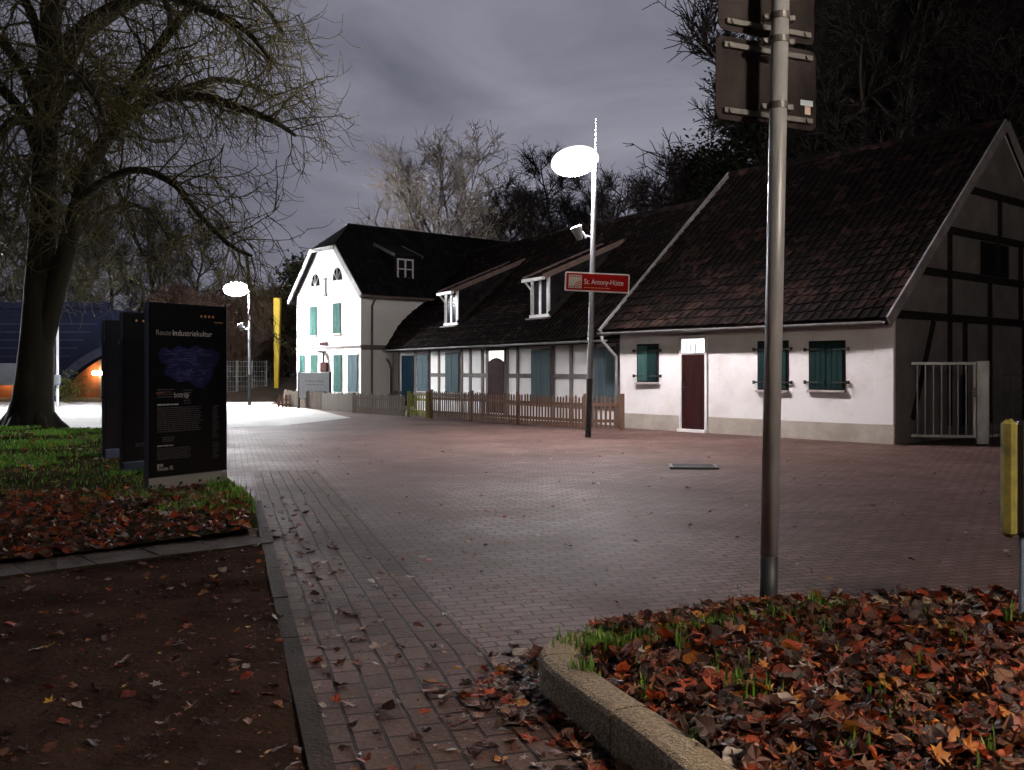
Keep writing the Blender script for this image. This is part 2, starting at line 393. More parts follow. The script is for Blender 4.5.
M['kerb'] = mat('flush kerb concrete', (0.020, 0.013, 0.010), 0.85, (0.042, 0.028, 0.022), 3, 8, 0.5, 50)
M['slab'] = mat('concrete slab', (0.066, 0.047, 0.039), 0.85, (0.034, 0.024, 0.019), 2.5, 8, 0.5, 40)
M['drain'] = mat('cast iron drain', (0.02, 0.02, 0.022), 0.4, (0.04, 0.04, 0.042), 20)
M['bridge'] = mat('blue grey concrete', (0.010, 0.012, 0.028), 0.85, (0.007, 0.008, 0.020), 0.7, 7, 0.2, 12)
M['bridge_ring'] = mat('paler blue grey concrete', (0.028, 0.031, 0.052), 0.85, (0.02, 0.022, 0.04), 0.7, 7, 0.2, 12)
M['band'] = mat('pale concrete band', (0.20, 0.21, 0.24), 0.85, (0.15, 0.16, 0.19), 0.8, 6)
M['hut'] = mat('orange brick', (0.33, 0.13, 0.06), 0.85, (0.24, 0.085, 0.04), 1.5, 7)
M['white_post'] = mat('white post paint', (0.7, 0.7, 0.72), 0.5, (0.6, 0.6, 0.62), 4)
dull('shut_green','shut_pale','shut_blue','door_blue','shut_teal','door_dark','timber','timber_dark','tile','tile_black','sign_red','earth','bed_soil','lawn_soil','plate_back','hill','kerb','slab','leaf_dark','leaf_brown','door_red','bridge')
LEAFC = [(0.40,0.062,0.014),(0.21,0.038,0.014),(0.105,0.034,0.018),(0.46,0.16,0.022),(0.24,0.10,0.055),(0.045,0.018,0.012),(0.42,0.33,0.28)]
M_LEAF = [mat('fallen leaf tone', c, 0.55, tuple(x*0.55 for x in c), 9, 4, 0.25, 60) for c in LEAFC]
M_YEL = mat('yellow fallen leaf', (0.55,0.35,0.03), 0.55, (0.45,0.2,0.03), 20)
M_GRASS = [mat('grass tone', c, 0.55, tuple(x*0.7 for x in c), 6) for c in ((0.085,0.20,0.020),(0.17,0.31,0.035),(0.05,0.11,0.02),(0.20,0.21,0.05))]

def translucent(m, k):
    nt = m.node_tree; b = nt.nodes['Principled BSDF']; out = nt.nodes['Material Output']
    t = nt.nodes.new('ShaderNodeBsdfTranslucent'); mx = nt.nodes.new('ShaderNodeMixShader'); mx.inputs[0].default_value = k
    src = b.inputs['Base Color'].links[0].from_socket
    nt.links.new(src, t.inputs['Color']); nt.links.new(b.outputs[0], mx.inputs[1]); nt.links.new(t.outputs[0], mx.inputs[2]); nt.links.new(mx.outputs[0], out.inputs['Surface'])
for m_ in M_GRASS: translucent(m_, 0.5)
for m_ in M_LEAF: translucent(m_, 0.3)

# ------------------------------------------------------------------ ground, paving, kerbs
def sheet(name, poly, z, m, label=None, kind='structure', sub=None):
    mb = MB(); mb.add([(x, y, z) for x, y in poly], [tuple(range(len(poly)))])
    return tag(mb.build(name, m), label, None, None, kind)

gr = MB(); gr.add([(-400,-60,-0.06),(400,-60,-0.06),(400,700,-0.06),(-400,700,-0.06)], [(0,1,2,3)])
tag(gr.build('ground', M['ground']), 'dark open ground reaching to the horizon', kind='structure')

KA, KB = G(262, 505), G(335, 770)                       # the long flush kerb
kd = (KB - KA).normalized(); kn = Vector((-kd.y, kd.x, 0))
if kn.x < 0: kn = -kn                                   # kn points to the paving
K_far, K_near = KA - kd*0.25, KB + kd*6.0
ang_k = math.atan2(kd.y, kd.x)
M['paver'] = paver_mat('plaza pavers', ang_k + math.pi/2, 0.20, 0.10, (0.185,0.112,0.098), (0.110,0.065,0.056), (0.012,0.007,0.006), 0.66, 0.009, (0.066,0.040,0.034))
M['paver_edge'] = paver_mat('edge pavers', ang_k, 0.21, 0.135, (0.135,0.074,0.061), (0.074,0.040,0.033), (0.008,0.005,0.004), 0.74, 0.010, (0.045,0.027,0.022))
sheet('pavement', [(-45,-8),(16,-8),(16,21.5),(9,22.5),(3.2,27.5),(-2.5,32),(-9,42),(-12,47),(-45,47)], 0.0, M['paver'], 'worn brick paved square in front of the cottages')
e0, e1 = K_far - kd*3.5, K_near
sheet('path', [(e0+kn*0.0).xy[:], (e1).xy[:], (e1+kn*0.95).xy[:], (e0+kn*0.95).xy[:]][::1], 0.004, M['paver_edge'], 'strip of reddish pavers laid along the kerb')
sheet('path', [(-44,24.2),(-13,25.4),(-9.3,24.2),(-6.3,27),(-5.2,31),(-7.5,37),(-11.0,43.5),(-11.5,46.5),(-44,46.5)], 0.005, M['path_glare'], 'pale path with lamp glare put into its colour')

kb = MB()
t = 0.0; Ltot = (K_near - K_far).length
rk = random.Random(3)
while t < Ltot:
    l = min(1.0, Ltot - t)
    a = K_far + kd*(t+0.004); b = K_far + kd*(t+l-0.004)
    za = 0.022 + rk.uniform(-0.004, 0.004)
    kb.bar((a - kn*0.05)+Vector((0,0,za-0.05)), (b - kn*0.05)+Vector((0,0,za-0.05)), 0.10, 0.10)
    t += 1.0
tag(kb.build('kerb', M['kerb']), 'long flush concrete kerb between bare soil and pavers', kind='structure')

# bare soil and the leaf strip on the left, gently uneven
def inside(poly, x, y):
    c = False; n = len(poly)
    for i in range(n):
        x0, y0 = poly[i]; x1, y1 = poly[(i+1) % n]
        if (y0 > y) != (y1 > y) and x < (x1-x0)*(y-y0)/(y1-y0) + x0: c = not c
    return c

from mathutils import noise as mnoise
def hump(x, y, z0, amp, s):
    return z0 + amp*mnoise.noise(Vector((x*s, y*s, 0.3))) + amp*0.4*mnoise.noise(Vector((x*s*3.1, y*s*3.1, 2.3)))

def terrain(name, poly, step, z0, amp, s, m, label, skirt=0.08):
    def clip(pl, ax, val, sg):
        out = []
        for a, b in zip(pl, pl[1:]+pl[:1]):
            ia, ib = (a[ax]-val)*sg >= 0, (b[ax]-val)*sg >= 0
            if ia: out.append(a)
            if ia != ib:
                t = (val-a[ax])/(b[ax]-a[ax]); c = [a[0]+(b[0]-a[0])*t, a[1]+(b[1]-a[1])*t]; c[ax] = val; out.append(tuple(c))
        return out
    xs = [p[0] for p in poly]; ys = [p[1] for p in poly]
    area = sum(a[0]*b[1]-b[0]*a[1] for a, b in zip(poly, poly[1:]+poly[:1]))
    pl0 = [tuple(p) for p in poly]
    if area < 0: pl0.reverse()
    vid, vs, fs = {}, [], []
    x = min(xs)
    while x < max(xs):
        col_ = clip(clip(pl0, 0, x, 1), 0, x+step, -1)
        y = min(ys)
        while y < max(ys) and len(col_) > 2:
            c = clip(clip(col_, 1, y, 1), 1, y+step, -1); f = []
            for p in c:
                k = (round(p[0], 4), round(p[1], 4))
                if k not in vid: vid[k] = len(vs); vs.append((p[0], p[1], hump(p[0], p[1], z0, amp, s)))
                if not f or f[-1] != vid[k]: f.append(vid[k])
            if len(f) > 2 and f[0] == f[-1]: f.pop()
            if len(f) > 2 and len(set(f)) == len(f): fs.append(tuple(f))
            y += step
        x += step
    mb = MB(); mb.add(vs, fs); o = mb.build(name, m, smooth=True)
    return tag(o, label, None, None, 'structure')

ks = lambda d: (K_far + kd*d - kn*0.10)
SLAB_R = G(268, 541); SLAB_L = G(0, 575)
sd = (SLAB_R - SLAB_L).normalized(); sn = Vector((-sd.y, sd.x, 0))
d_s = (SLAB_R - K_far).dot(kd); s_end = ks(d_s); s_beg = SLAB_L - sd*7
soil_poly = [tuple((s_beg - sn*0.27).xy), tuple(ks(d_s+0.24).xy), tuple((K_near - kn*0.10).xy), (-12, K_near.y)]
soil_o = terrain('soil', soil_poly, 0.22, 0.012, 0.016, 1.1, M['earth'], 'bare trodden soil scattered with single fallen leaves')
lawn_poly = [tuple((s_beg + sn*0.27).xy), tuple(ks(d_s-0.30).xy), tuple((K_far - kn*0.10).xy), (-3.75,12.8),(-4.6,14.2),(-6.4,17.0),(-8.6,21.5),(-9.9,23.6),(-13,25.0),(-20,26.5),(-34,26.5),(-34,8)]
lawn_o = terrain('lawn', lawn_poly, 0.5, 0.07, 0.03, 0.7, M['lawn_soil'], 'rough lawn with worn earth patches round the big tree')

sl = MB(); n = 0; t = 0
while True:
    a = s_end - sd*(t + 0.5); 
    if t > 9: break
    for (w0, w1) in ((-0.255, 0.255),):
        c0 = s_end - sd*(t+0.006); c1 = s_end - sd*(t+0.494)
        zz = 0.03 + rk.uniform(-0.006, 0.006)
        sl.bar(c0 + Vector((0,0,zz-0.03)), c1 + Vector((0,0,zz-0.03 + rk.uniform(-.004,.004))), 0.505, 0.06)
    t += 0.5
tag(sl.build('path', M['slab']), 'single row of square concrete slabs crossing the soil', kind='structure')

# raised bed: kerb, soil
bed_line = [(0.95,2.0),(0.72,2.9),(0.50,3.6),(0.30,4.1),(0.16,4.50),(0.135,4.72),(0.20,4.93),(0.36,5.09),(0.60,5.26),(0.96,5.49),(1.47,5.71),(2.24,5.88),(3.2,6.03),(5.0,6.2),(7.5,6.3)]
def smooth_line(pts, k=6):
    out = []
    for i in range(len(pts)-1):
        p0 = Vector(pts[max(i-1,0)]); p1 = Vector(pts[i]); p2 = Vector(pts[i+1]); p3 = Vector(pts[min(i+2,len(pts)-1)])
        for j in range(k):
            t = j/k
            out.append(0.5*((2*p1) + (p2-p0)*t + (2*p0-5*p1+4*p2-p3)*t*t + (3*p1-p0-3*p2+p3)*t**3))
    out.append(Vector(pts[-1])); return out
bl = smooth_line(bed_line)
kw = 0.19
def offset(line, d):
    out = []
    for i, p in enumerate(line):
        t = (line[min(i+1,len(line)-1)] - line[max(i-1,0)]).normalized()
        out.append(p + Vector((t.y, -t.x))*d)           # to the right of travel = into the bed
    return out
inn = offset(bl, kw)
bk = MB()
rb = random.Random(5)
prof = [(0.0,-0.03),(0.0,0.145),(0.012,0.163),(0.035,0.175),(0.10,0.179),(0.155,0.175),(0.178,0.163),(kw,0.142),(kw,-0.03)]
splits = [0, 15, 27, 41, 55, 69, len(bl)-1]
for a, b in zip(splits[:-1], splits[1:]):
    dz = rb.uniform(-0.006, 0.006)
    rings = []
    for i in range(a, b+1):
        t = (bl[min(i+1,len(bl)-1)] - bl[max(i-1,0)]).normalized(); nn = Vector((t.y, -t.x))
        tr = 0.0
        if i == a and a: tr = 0.006
        if i == b and b < len(bl)-1: tr = -0.006
        rings.append([Vector((*(bl[i] + t*tr + nn*u), z + dz)) for u, z in prof])
    vs = [p for r in rings for p in r]; m_ = len(prof); fs = []
    for i in range(len(rings)-1):
        for k in range(m_-1): fs.append((i*m_+k, i*m_+k+1, (i+1)*m_+k+1, (i+1)*m_+k))
    fs.append(tuple(range(m_))); fs.append(tuple((len(rings)-1)*m_+k for k in range(m_-1,-1,-1)))
    bk.add(vs, fs)
bko = tag(bk.build('kerb', M['concrete']), 'raised rounded kerb of the leaf covered bed', kind='structure')
bed_poly = [tuple(p) for p in offset(bl, kw-0.01)] + [(7.5, 2.0)]
bed_o = terrain('soil', bed_poly, 0.2, 0.125, 0.03, 0.9, M['bed_soil'], 'dark humus of the raised bed under the leaves')

# far bank, hill behind the houses
def bank(name, x0, x1, y0, y1, nx, ny, fz, m, label):
    mb = MB(); vs = []; fs = []
    for j in range(ny+1):
        for i in range(nx+1):
            x = x0+(x1-x0)*i/nx; y = y0+(y1-y0)*j/ny
            vs.append((x, y, fz(x, y)))
    for j in range(ny):
        for i in range(nx):
            a = j*(nx+1)+i; fs.append((a, a+1, a+nx+2, a+nx+1))
    mb.add(vs, fs); return tag(mb.build(name, m, smooth=True), label, kind='structure')
M['bank_grass'] = mat('bank turf', (0.06,0.052,0.03), 0.95, (0.12,0.07,0.045), 0.5, 7, 0.5, 6)
def sstep(a, b, x):
    t = max(0, min(1, (x-a)/(b-a))); return t*t*(3-2*t)
bank('hill', -34, -8.5, 47.5, 75, 30, 20, lambda x,y: -0.2 + 1.15*sstep(47.5,60,y)*sstep(-24,-18,x) + 0.15*mnoise.noise(Vector((x*.3,y*.3,0))), M['bank_grass'], 'low reddish turf bank behind the far street lamp')
def hz(x, y):
    d = (x*0.62 + y*0.78)                       # rises to the back right
    return -0.3 + 16*sstep(46, 95, d + 4*mnoise.noise(Vector((x*.05, y*.05, 4)))) + 0.5*mnoise.noise(Vector((x*.2, y*.2, 1)))
bank('hill', -30, 110, 34, 170, 70, 60, lambda x,y: hz(x,y) - 3*sstep(-8,-20,x) if not (x < 12 and y < 52) else min(hz(x,y), -0.3), M['hill'], 'dark wooded slope rising behind the cottages')

# ------------------------------------------------------------------ houses
def tile_plane(mb, fn, x0, x1, s0, s1, cw=0.24, rh=0.34, seed=1, amp=0.03, m=0):
    """rows of pantiles over the strip x0..x1, s0..s1 of a roof; fn(x, s, h) gives the point h above the roof"""
    r = random.Random(seed)
    nc = max(1, round((x1-x0)/cw)); cw = (x1-x0)/nc; nr = max(1, round((s1-s0)/rh)); rh = (s1-s0)/nr
    prof = [(0.0,0.1),(0.18,0.0),(0.45,0.15),(0.68,0.85),(0.84,1.0)]
    xs = [];
    for c in range(nc):
        for u, h in prof: xs.append((x0+(c+u)*cw, h*amp, c))
    xs.append((x1, 0.1*amp, nc-1))
    for k in range(nr):
        sa, sb = s0+k*rh, s0+(k+1)*rh+0.03
        jit = [(r.uniform(-0.008,0.008), r.uniform(-0.012,0.012)) for _ in range(nc)]
        lip, low, up = [], [], []
        for x, h, c in xs:
            jh, js = jit[c]
            low.append(fn(x, sa+js, h+0.045+jh)); up.append(fn(x, sb, h+0.012)); lip.append(fn(x, sa+js+0.004, h+0.012+jh))
        n = len(xs); fs = []
        for i in range(n-1):
            fs.append((i, i+1, n+i+1, n+i)); fs.append((2*n+i, 2*n+i+1, i+1, i))
        mb.add(low+up+lip, fs, m)

def shutter_pair(name, x0, x1, z0, z1, y, parent, mats, sill=True, straps=True, single=False, boards=3):
    """closed pair of boarded shutters in a frame: window > shutter, shutter, sill"""
    w = MB(); w.bbox((x0-0.05, y-0.012, z0-0.03), (x1+0.05, y+0.03, z1+0.05), 0.004)
    wo = w.build('window', mats[2], parent)
    xm = (x0+x1)/2
    leaves = [(x0, xm-0.006), (xm+0.006, x1)] if not single else [(x0, x1)]
    for k, (a, b) in enumerate(leaves):
        s = MB(); nb = boards
        for i in range(nb):
            u0 = a+(b-a)*i/nb+0.003; u1 = a+(b-a)*(i+1)/nb-0.003
            s.bbox((u0, y-0.042, z0), (u1, y-0.013, z1), 0.005)
        for zz in (z0+0.14*(z1-z0), z1-0.14*(z1-z0)):
            s.bbox((a+0.02, y-0.058, zz-0.04), (b-0.02, y-0.043, zz+0.04), 0.004)
            if straps:
                e0, e1 = (a-0.13, a+0.22) if k == 0 else (b-0.22, b+0.13)
                s.box((e0, y-0.068, zz-0.018), (e1, y-0.0585, zz+0.018), 1)
                ee = e0 if k == 0 else e1
                s.box((ee-0.018, y-0.070, zz-0.04), (ee+0.018, y-0.004, zz+0.04), 1)
        s.build('shutter', [mats[k] if isinstance(mats[k], bpy.types.Material) else mats[0], M['iron']], wo)
    if sill:
        q = MB(); q.bbox((x0-0.07, y-0.09, z0-0.085), (x1+0.07, y+0.02, z0-0.034), 0.006); q.build('sill', M['stone_sill'], wo)
    return wo

def casement(x0, x1, z0, z1, y, parent, cols=2, rows=2, m=None, name='window'):
    f = MB(); fw = 0.055; m = m or M['white_frame']
    f.bbox((x0, y-0.05, z0), (x0+fw, y+0.02, z1), 0.005); f.bbox((x1-fw, y-0.05, z0), (x1, y+0.02, z1), 0.005)
    f.bbox((x0+fw, y-0.048, z1-fw), (x1-fw, y+0.02, z1), 0.005); f.bbox((x0+fw, y-0.048, z0), (x1-fw, y+0.02, z0+fw), 0.005)
    for i in range(1, cols):
        c = x0+(x1-x0)*i/cols; f.bbox((c-0.035, y-0.045, z0+fw), (c+0.035, y+0.01, z1-fw), 0.004)
    for j in range(1, rows):
        c = z0+(z1-z0)*j/rows; f.box((x0+fw, y-0.035, c-0.016), (x1-fw, y-0.004, c+0.016))
    wo = f.build(name, m, parent)
    g = MB(); g.box((x0+0.02, y-0.018, z0+0.02), (x1-0.02, y-0.006, z1-0.02)); g.build('pane', M['glass'], wo)
    return wo

def gutter_line(x0, x1, y, z, parent, m, r=0.065):
    g = MB(); n = 8
    vs, fs = [], []
    for x in (x0, x1):
        for k in range(n+1):
            a = math.pi + math.pi*k/n
            vs.append((x, y+math.cos(a)*r, z+math.sin(a)*r))
        for k in range(n+1):
            a = 2*math.pi - math.pi*k/n
            vs.append((x, y+math.cos(a)*(r-0.008), z+math.sin(a)*(r-0.008)))
    q = 2*(n+1)
    for k in range(q): fs.append((k, (k+1)%q, q+(k+1)%q, q+k))
    g.add(vs, fs)
    x = x0+0.3
    while x < x1:
        g.box((x-0.012, y-r-0.004, z-0.012), (x+0.012, y+r+0.12, z+0.004)); x += 0.9
    return g.build('gutter', m, parent)

def planked(mb, x0, x1, z0, z1, y0, y1, n, gap=0.006, m=0):
    for i in range(n):
        mb.bbox((x0+(x1-x0)*i/n+gap/2, y0, z0), (x0+(x1-x0)*(i+1)/n-gap/2, y1, z1), 0.005, m)

# --- near white cottage
NF = Frame(G(620, 427.5), G(894, 444.5))
nh = thing('cottage', 'long low white cottage with brown tiled roof, green shutters and dark red door', 'house', NF.o, NF.rot)
WZ, PI_N, DN = 2.86, 0.87, 5.28
ridge_z = WZ + PI_N*DN
w = MB(); w.prism_x([(0,-0.1),(0,WZ),(DN,ridge_z-0.02),(2*DN,WZ),(2*DN,-0.1)], 0, NF.len)
w.build('wall', M['plaster'], nh)
p = MB()
d0, d1 = NF.hit(682.5,400).x, NF.hit(705.5,400).x
for a, b in ((0.0, d0-0.08), (d1+0.08, NF.len)):
    p.bbox((a-0.02, -0.022, -0.1), (b+(0.02 if b == NF.len else 0), 0.04, 0.40), 0.01)
p.build('plinth', M['plinth'], nh)
q = MB(); q.bbox((NF.len-0.42, -0.035, 0.404), (NF.len+0.012, 0.05, WZ-0.12), 0.012); q.build('pilaster', M['plaster'], nh)
r = MB()
sl_len = math.hypot(DN+0.36, (DN+0.36)*PI_N); ca = 1/math.hypot(1, PI_N); sa = PI_N*ca
def near_fn(side):
    def f(x, s, h):
        v = -0.36 + s*ca; z = WZ + PI_N*v + 0.06
        y = v - h*sa; z += h*ca
        if side: y = 2*DN - y
        return (x, y, z + 0.035*math.sin(x*0.8+1)*math.sin(s*0.6))
    return f
XL, XR = -0.34, NF.len+0.10
tile_plane(r, near_fn(0), XL, XR, 0, sl_len, 0.23, 0.33, 4)
tile_plane(r, near_fn(1), XL, XR, 0, sl_len, 0.46, 0.66, 5)
th = 0.14
r.prism_x([(-0.36, WZ-0.36*PI_N-0.06),(-0.36, WZ-0.36*PI_N+0.02),(DN, ridge_z+0.03),(2*DN+0.36, WZ-0.36*PI_N+0.02),(2*DN+0.36, WZ-0.36*PI_N-0.06),(DN, ridge_z-0.02)], XL+0.02, XR-0.02)
r.tube([(XL-0.02, DN, ridge_z+0.09), (XR+0.02, DN, ridge_z+0.09)], 0.12, 8)
ro = r.build('roof', M['tile'], nh)
for xx in (XL, XR):
    bgm = MB()
    for sgn in (0, 1):
        a = Vector((xx, -0.40, WZ-0.40*PI_N+0.03)); b = Vector((xx, DN, ridge_z+0.09))
        if sgn: a.y = 2*DN+0.40
        bgm.bar(a, b, 0.045, 0.24)
    bgm.build('barge_board', M['barge'], nh)
gutter_line(XL-0.05, XR-0.1, -0.43, WZ-0.36*PI_N+0.01, nh, M['gutter'])
dp = MB(); x_ = -0.26
dp.tube([(x_,-0.43,WZ-0.40),(x_,-0.42,WZ-0.52),(x_+0.10,-0.20,WZ-0.78),(x_+0.20,-0.08,WZ-0.95),(x_+0.20,-0.07,1.4),(x_+0.20,-0.07,0.0)], 0.045, 8)
dp.build('downpipe', M['gutter'], nh, smooth=True)
def rect(fr, ax, ay, bx, by, v=0.0):
    a, b = fr.hit(ax, ay, v), fr.hit(bx, by, v)
    return a.x, b.x, b.z, a.z
x0, x1, z0, z1 = rect(NF, 638.5, 346, 657.5, 381)
shutter_pair('window', x0, x1, z0, z1, -0.004, nh, [M['shut_pale'], M['shut_green'], M['timber_dark']])
z0n, z1n = z0, z1
for (ax, bx) in ((759.5, 787), (811, 843.5)):
    x0, x1 = NF.hit(ax, 360).x, NF.hit(bx, 360).x
    zt, zb = NF.hit(bx, 342.5).z, NF.hit(bx, 389).z
    shutter_pair('window', x0, x1, zb, zt, -0.004, nh, [M['shut_green'], M['shut_green'], M['timber_dark']])
zt = NF.hit(694, 352.5).z; zl = NF.hit(694, 339).z
dr = MB()
for a, b in ((d0-0.08, d0), (d1, d1+0.08)): dr.bbox((a, -0.05, 0), (b, 0.05, zl+0.09), 0.006)
dr.bbox((d0, -0.048, zl), (d1, 0.05, zl+0.09), 0.006); dr.bbox((d0, -0.048, zt-0.05), (d1, 0.05, zt), 0.006)
dr.bbox((d0-0.08, -0.14, -0.06), (d1+0.08, -0.052, 0.075), 0.01)
do = dr.build('door', M['plaster'], nh)
lf = MB(); planked(lf, d0+0.005, d1-0.005, 0.05, zt-0.055, -0.040, 0.02, 7); lf.build('door_leaf', M['door_red'], do)
tr = MB(); tr.box((d0, -0.020, zt), (d1, -0.012, zl)); tr.build('transom_light', M['lit_glass'], do)
tb = MB()
for i in range(1, 5): c = d0+(d1-d0)*i/5; tb.box((c-0.014, -0.038, zt+0.002), (c+0.014, -0.022, zl-0.12))
tb.build('transom_bars', M['white_frame'], do)
hd = MB(); hd.bbox((d0+0.06, -0.06, 1.02), (d0+0.10, -0.043, 1.22), 0.004); hd.tube([(d0+0.08,-0.055,1.12),(d0+0.08,-0.09,1.12),(d0+0.19,-0.095,1.12)], 0.011, 6); hd.build('handle', M['iron'], do)
# timber framing of the dark gable at the right end (x = NF.len, running along y)
tf = MB(); xg = NF.len
def roof_at(v): return WZ + PI_N*(v if v <= DN else 2*DN - v)
def gbeam(v0, z0, v1, z1, w=0.17):
    tf.bar((xg+0.012, v0, z0), (xg+0.012, v1, z1), 0.07, w)
for zz in (2.72, 3.70, 4.69, 5.72):
    vl = max(0.02, (zz+0.1-WZ)/PI_N); gbeam(vl, zz, 2*DN-vl, zz)
for v, a, b in ((2.4,2.81,4.60),(4.45,2.81,3.61),(4.9,3.79,4.60),(2.4,0.3,2.63),(3.15,0.3,2.63),(4.45,0.3,2.63),(6.4,0.3,2.63),(8.2,0.3,2.63),(6.2,2.81,4.60),(7.9,2.81,4.60),(5.0,4.78,5.63)):
    gbeam(v, a, v, b, 0.16)
tf.bar((xg+0.010, 0.75, 0.5), (xg+0.010, 1.7, 2.63), 0.06, 0.15, up=(0,1,0))
tf.build('timber_frame', M['timber_dark'], nh)
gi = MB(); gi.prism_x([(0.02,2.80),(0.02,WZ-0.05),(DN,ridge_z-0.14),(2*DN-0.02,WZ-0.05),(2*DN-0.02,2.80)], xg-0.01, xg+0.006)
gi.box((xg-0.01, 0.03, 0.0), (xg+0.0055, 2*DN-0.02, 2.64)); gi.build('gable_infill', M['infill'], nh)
wv0, wv1 = NF.side(980, 260, xg).y, NF.side(1009, 260, xg).y
wg = MB(); wg.box((xg+0.002, wv0, 3.80), (xg+0.02, wv1-0.06, 4.58)); wg.build('window', M['glass'], nh)

# --- tall white house
HF = Frame((-9.68, 43.2), (-6.18, 39.26))
hh = thing('white_house', 'tall white gabled house with black half hipped roof and teal shutters', 'house', HF.o, HF.rot)
Wd, Ez, Dd = HF.len, 4.95, 12.0
cx = Wd/2; Rz = 7.75; pt = (Rz-Ez)/cx; hipz = 6.75; hx = (hipz-Ez)/pt
w = MB()
w.prism_y([(0,-0.1),(Wd,-0.1),(Wd,Ez),(Wd-hx,hipz),(hx,hipz),(0,Ez)], 0, Dd)
w.prism_y([(hx,hipz-0.01),(Wd-hx,hipz-0.01),(cx,Rz-0.05)], 1.1, Dd)
w.build('wall', M['plaster_far'], hh)
r = MB(); ov = 0.35; yf = -0.22; hr = 1.25
cb = 1/math.hypot(1, pt); sb = pt*cb; slen = math.hypot(cx+ov, (cx+ov)*pt)
def far_fn(side):
    def f(u, s, h):
        x = -ov + s*cb; z = Ez + pt*x + 0.05 + h*cb; x -= h*sb
        y = u
        zz = Ez + pt*(-ov + s*cb)
        if zz > hipz:                                    # cut back along the half hip
            y = max(y, yf + (zz-hipz)/(Rz-hipz)*hr)
        if side: x = Wd - x
        return (x, y, z)
    return f
tile_plane(r, far_fn(0), yf, Dd, 0, slen, 0.30, 0.36, 7)
tile_plane(r, far_fn(1), yf, Dd, 0, slen, 0.26, 0.34, 8)
def deck(x, z): return (x, z)
for sgn in (0, 1):
    X = (lambda x: x) if not sgn else (lambda x: Wd - x)
    vs = []
    for dz in (-0.09, 0.045):
        vs += [(X(-ov), yf+0.01, Ez-ov*pt+dz), (X(hx), yf+0.01, hipz+dz), (X(cx), yf+hr, Rz+dz), (X(cx), Dd-.01, Rz+dz), (X(-ov), Dd-.01, Ez-ov*pt+dz)]
    r.add(vs, [(0,1,2,3,4),(9,8,7,6,5)] + [(i,(i+1)%5,5+(i+1)%5,5+i) for i in range(5)])
vs = [(hx-0.02, yf-0.05, hipz-0.06), (Wd-hx+0.02, yf-0.05, hipz-0.06), (cx, yf+hr, Rz+0.1), (hx-0.02, yf-0.05, hipz+0.04), (Wd-hx+0.02, yf-0.05, hipz+0.04), (cx, yf+hr, Rz+0.16)]
r.add(vs, [(2,1,0),(3,4,5),(0,1,4,3),(1,2,5,4),(2,0,3,5)])
r.tube([(cx, yf+hr, Rz+0.10), (cx, Dd, Rz+0.10)], 0.12, 8)
r.build('roof', M['tile_black'], hh)
for sgn in (0, 1):
    X = (lambda x: x) if not sgn else (lambda x: Wd - x)
    bgm = MB(); bgm.bar((X(-ov-0.02), yf-0.02, Ez-ov*pt-0.02), (X(hx), yf-0.02, hipz), 0.05, 0.22)
    bgm.build('barge_board', M['barge'], hh)
hb = MB(); hb.bar((hx-0.05, yf-0.07, hipz-0.04), (Wd-hx+0.05, yf-0.07, hipz-0.04), 0.05, 0.16); hb.build('hip_fascia', M['barge'], hh)
gx = MB(); gx.tube([(Wd+ov+0.04, yf+0.05, Ez-ov*pt-0.02), (Wd+ov+0.04, Dd-4, Ez-ov*pt-0.02)], 0.06, 8); gx.build('gutter', M['pipe_brown'], hh)
dpv = HF.side(371, 330, Wd).y
dp = MB(); dp.tube([(Wd+ov, dpv, Ez-ov*pt-0.05), (Wd+0.09, dpv, Ez-ov*pt-0.40), (Wd+0.07, dpv, 0)], 0.05, 8); dp.build('downpipe', M['pipe_brown'], hh)
sz = HF.hit(361, 346.5).z
st = MB(); st.box((-0.03, -0.035, sz-0.05), (Wd+0.035, 0.01, sz+0.05)); st.box((Wd-0.01, 0.011, sz-0.13), (Wd+0.03, 6, sz+0.07)); st.build('string_course', M['timber'], hh)
def house_win(ax, ay, bx, by, m, straps=False, single=False, boards=2):
    a, b = HF.hit(ax, ay), HF.hit(bx, by)
    shutter_pair('window', a.x, b.x, b.z, a.z, -0.004, hh, [m, m, M['white_frame']], sill=True, straps=straps, single=single, boards=boards)
house_win(310.3, 307, 317.2, 335, M['shut_teal']); house_win(333.3, 303.5, 341, 333, M['shut_teal'])
house_win(299.8, 355, 305.2, 385, M['shut_teal']); house_win(311, 355, 318, 388, M['shut_teal'])
house_win(334, 355, 342, 392, M['shut_teal']); house_win(348.3, 355, 358, 392, M['shut_blue'])
for px_, py_, fl in ((315.5, 287, 1), (337.5, 281, -1)):
    c = HF.hit(px_, py_); g = MB(); rr = 0.42
    pts = [(c.x + rr*0.9*math.cos(a)*1.0, c.z + rr*math.sin(a)*1.35) for a in [math.pi*k/8 for k in range(9)]]
    g.prism_y(pts, -0.012, 0.01); wo = g.build('window', M['glass'], hh)
    fr = MB()
    for a in (0.25, 0.5, 0.75): fr.bar((c.x, -0.02, c.z+0.02), (c.x+rr*0.85*math.cos(math.pi*a), -0.02, c.z+rr*1.3*math.sin(math.pi*a)), 0.014, 0.04, up=(0,1,0))
    fr.bar((c.x-rr*0.92, -0.02, c.z+0.01), (c.x+rr*0.92, -0.02, c.z+0.01), 0.02, 0.05); fr.build('frame', M['white_frame'], wo)
a = HF.hit(326, 278); b = HF.hit(326, 295)
an = MB(); an.bar((a.x, -0.03, a.z), (a.x, -0.03, b.z), 0.05, 0.05); an.bar((a.x-0.14, -0.03, a.z-0.05), (a.x+0.14, -0.03, a.z-0.05), 0.04, 0.05); an.bar((a.x-0.12, -0.03, b.z), (a.x+0.12, -0.03, b.z), 0.06, 0.14); an.build('wall_anchor', M['iron'], hh)
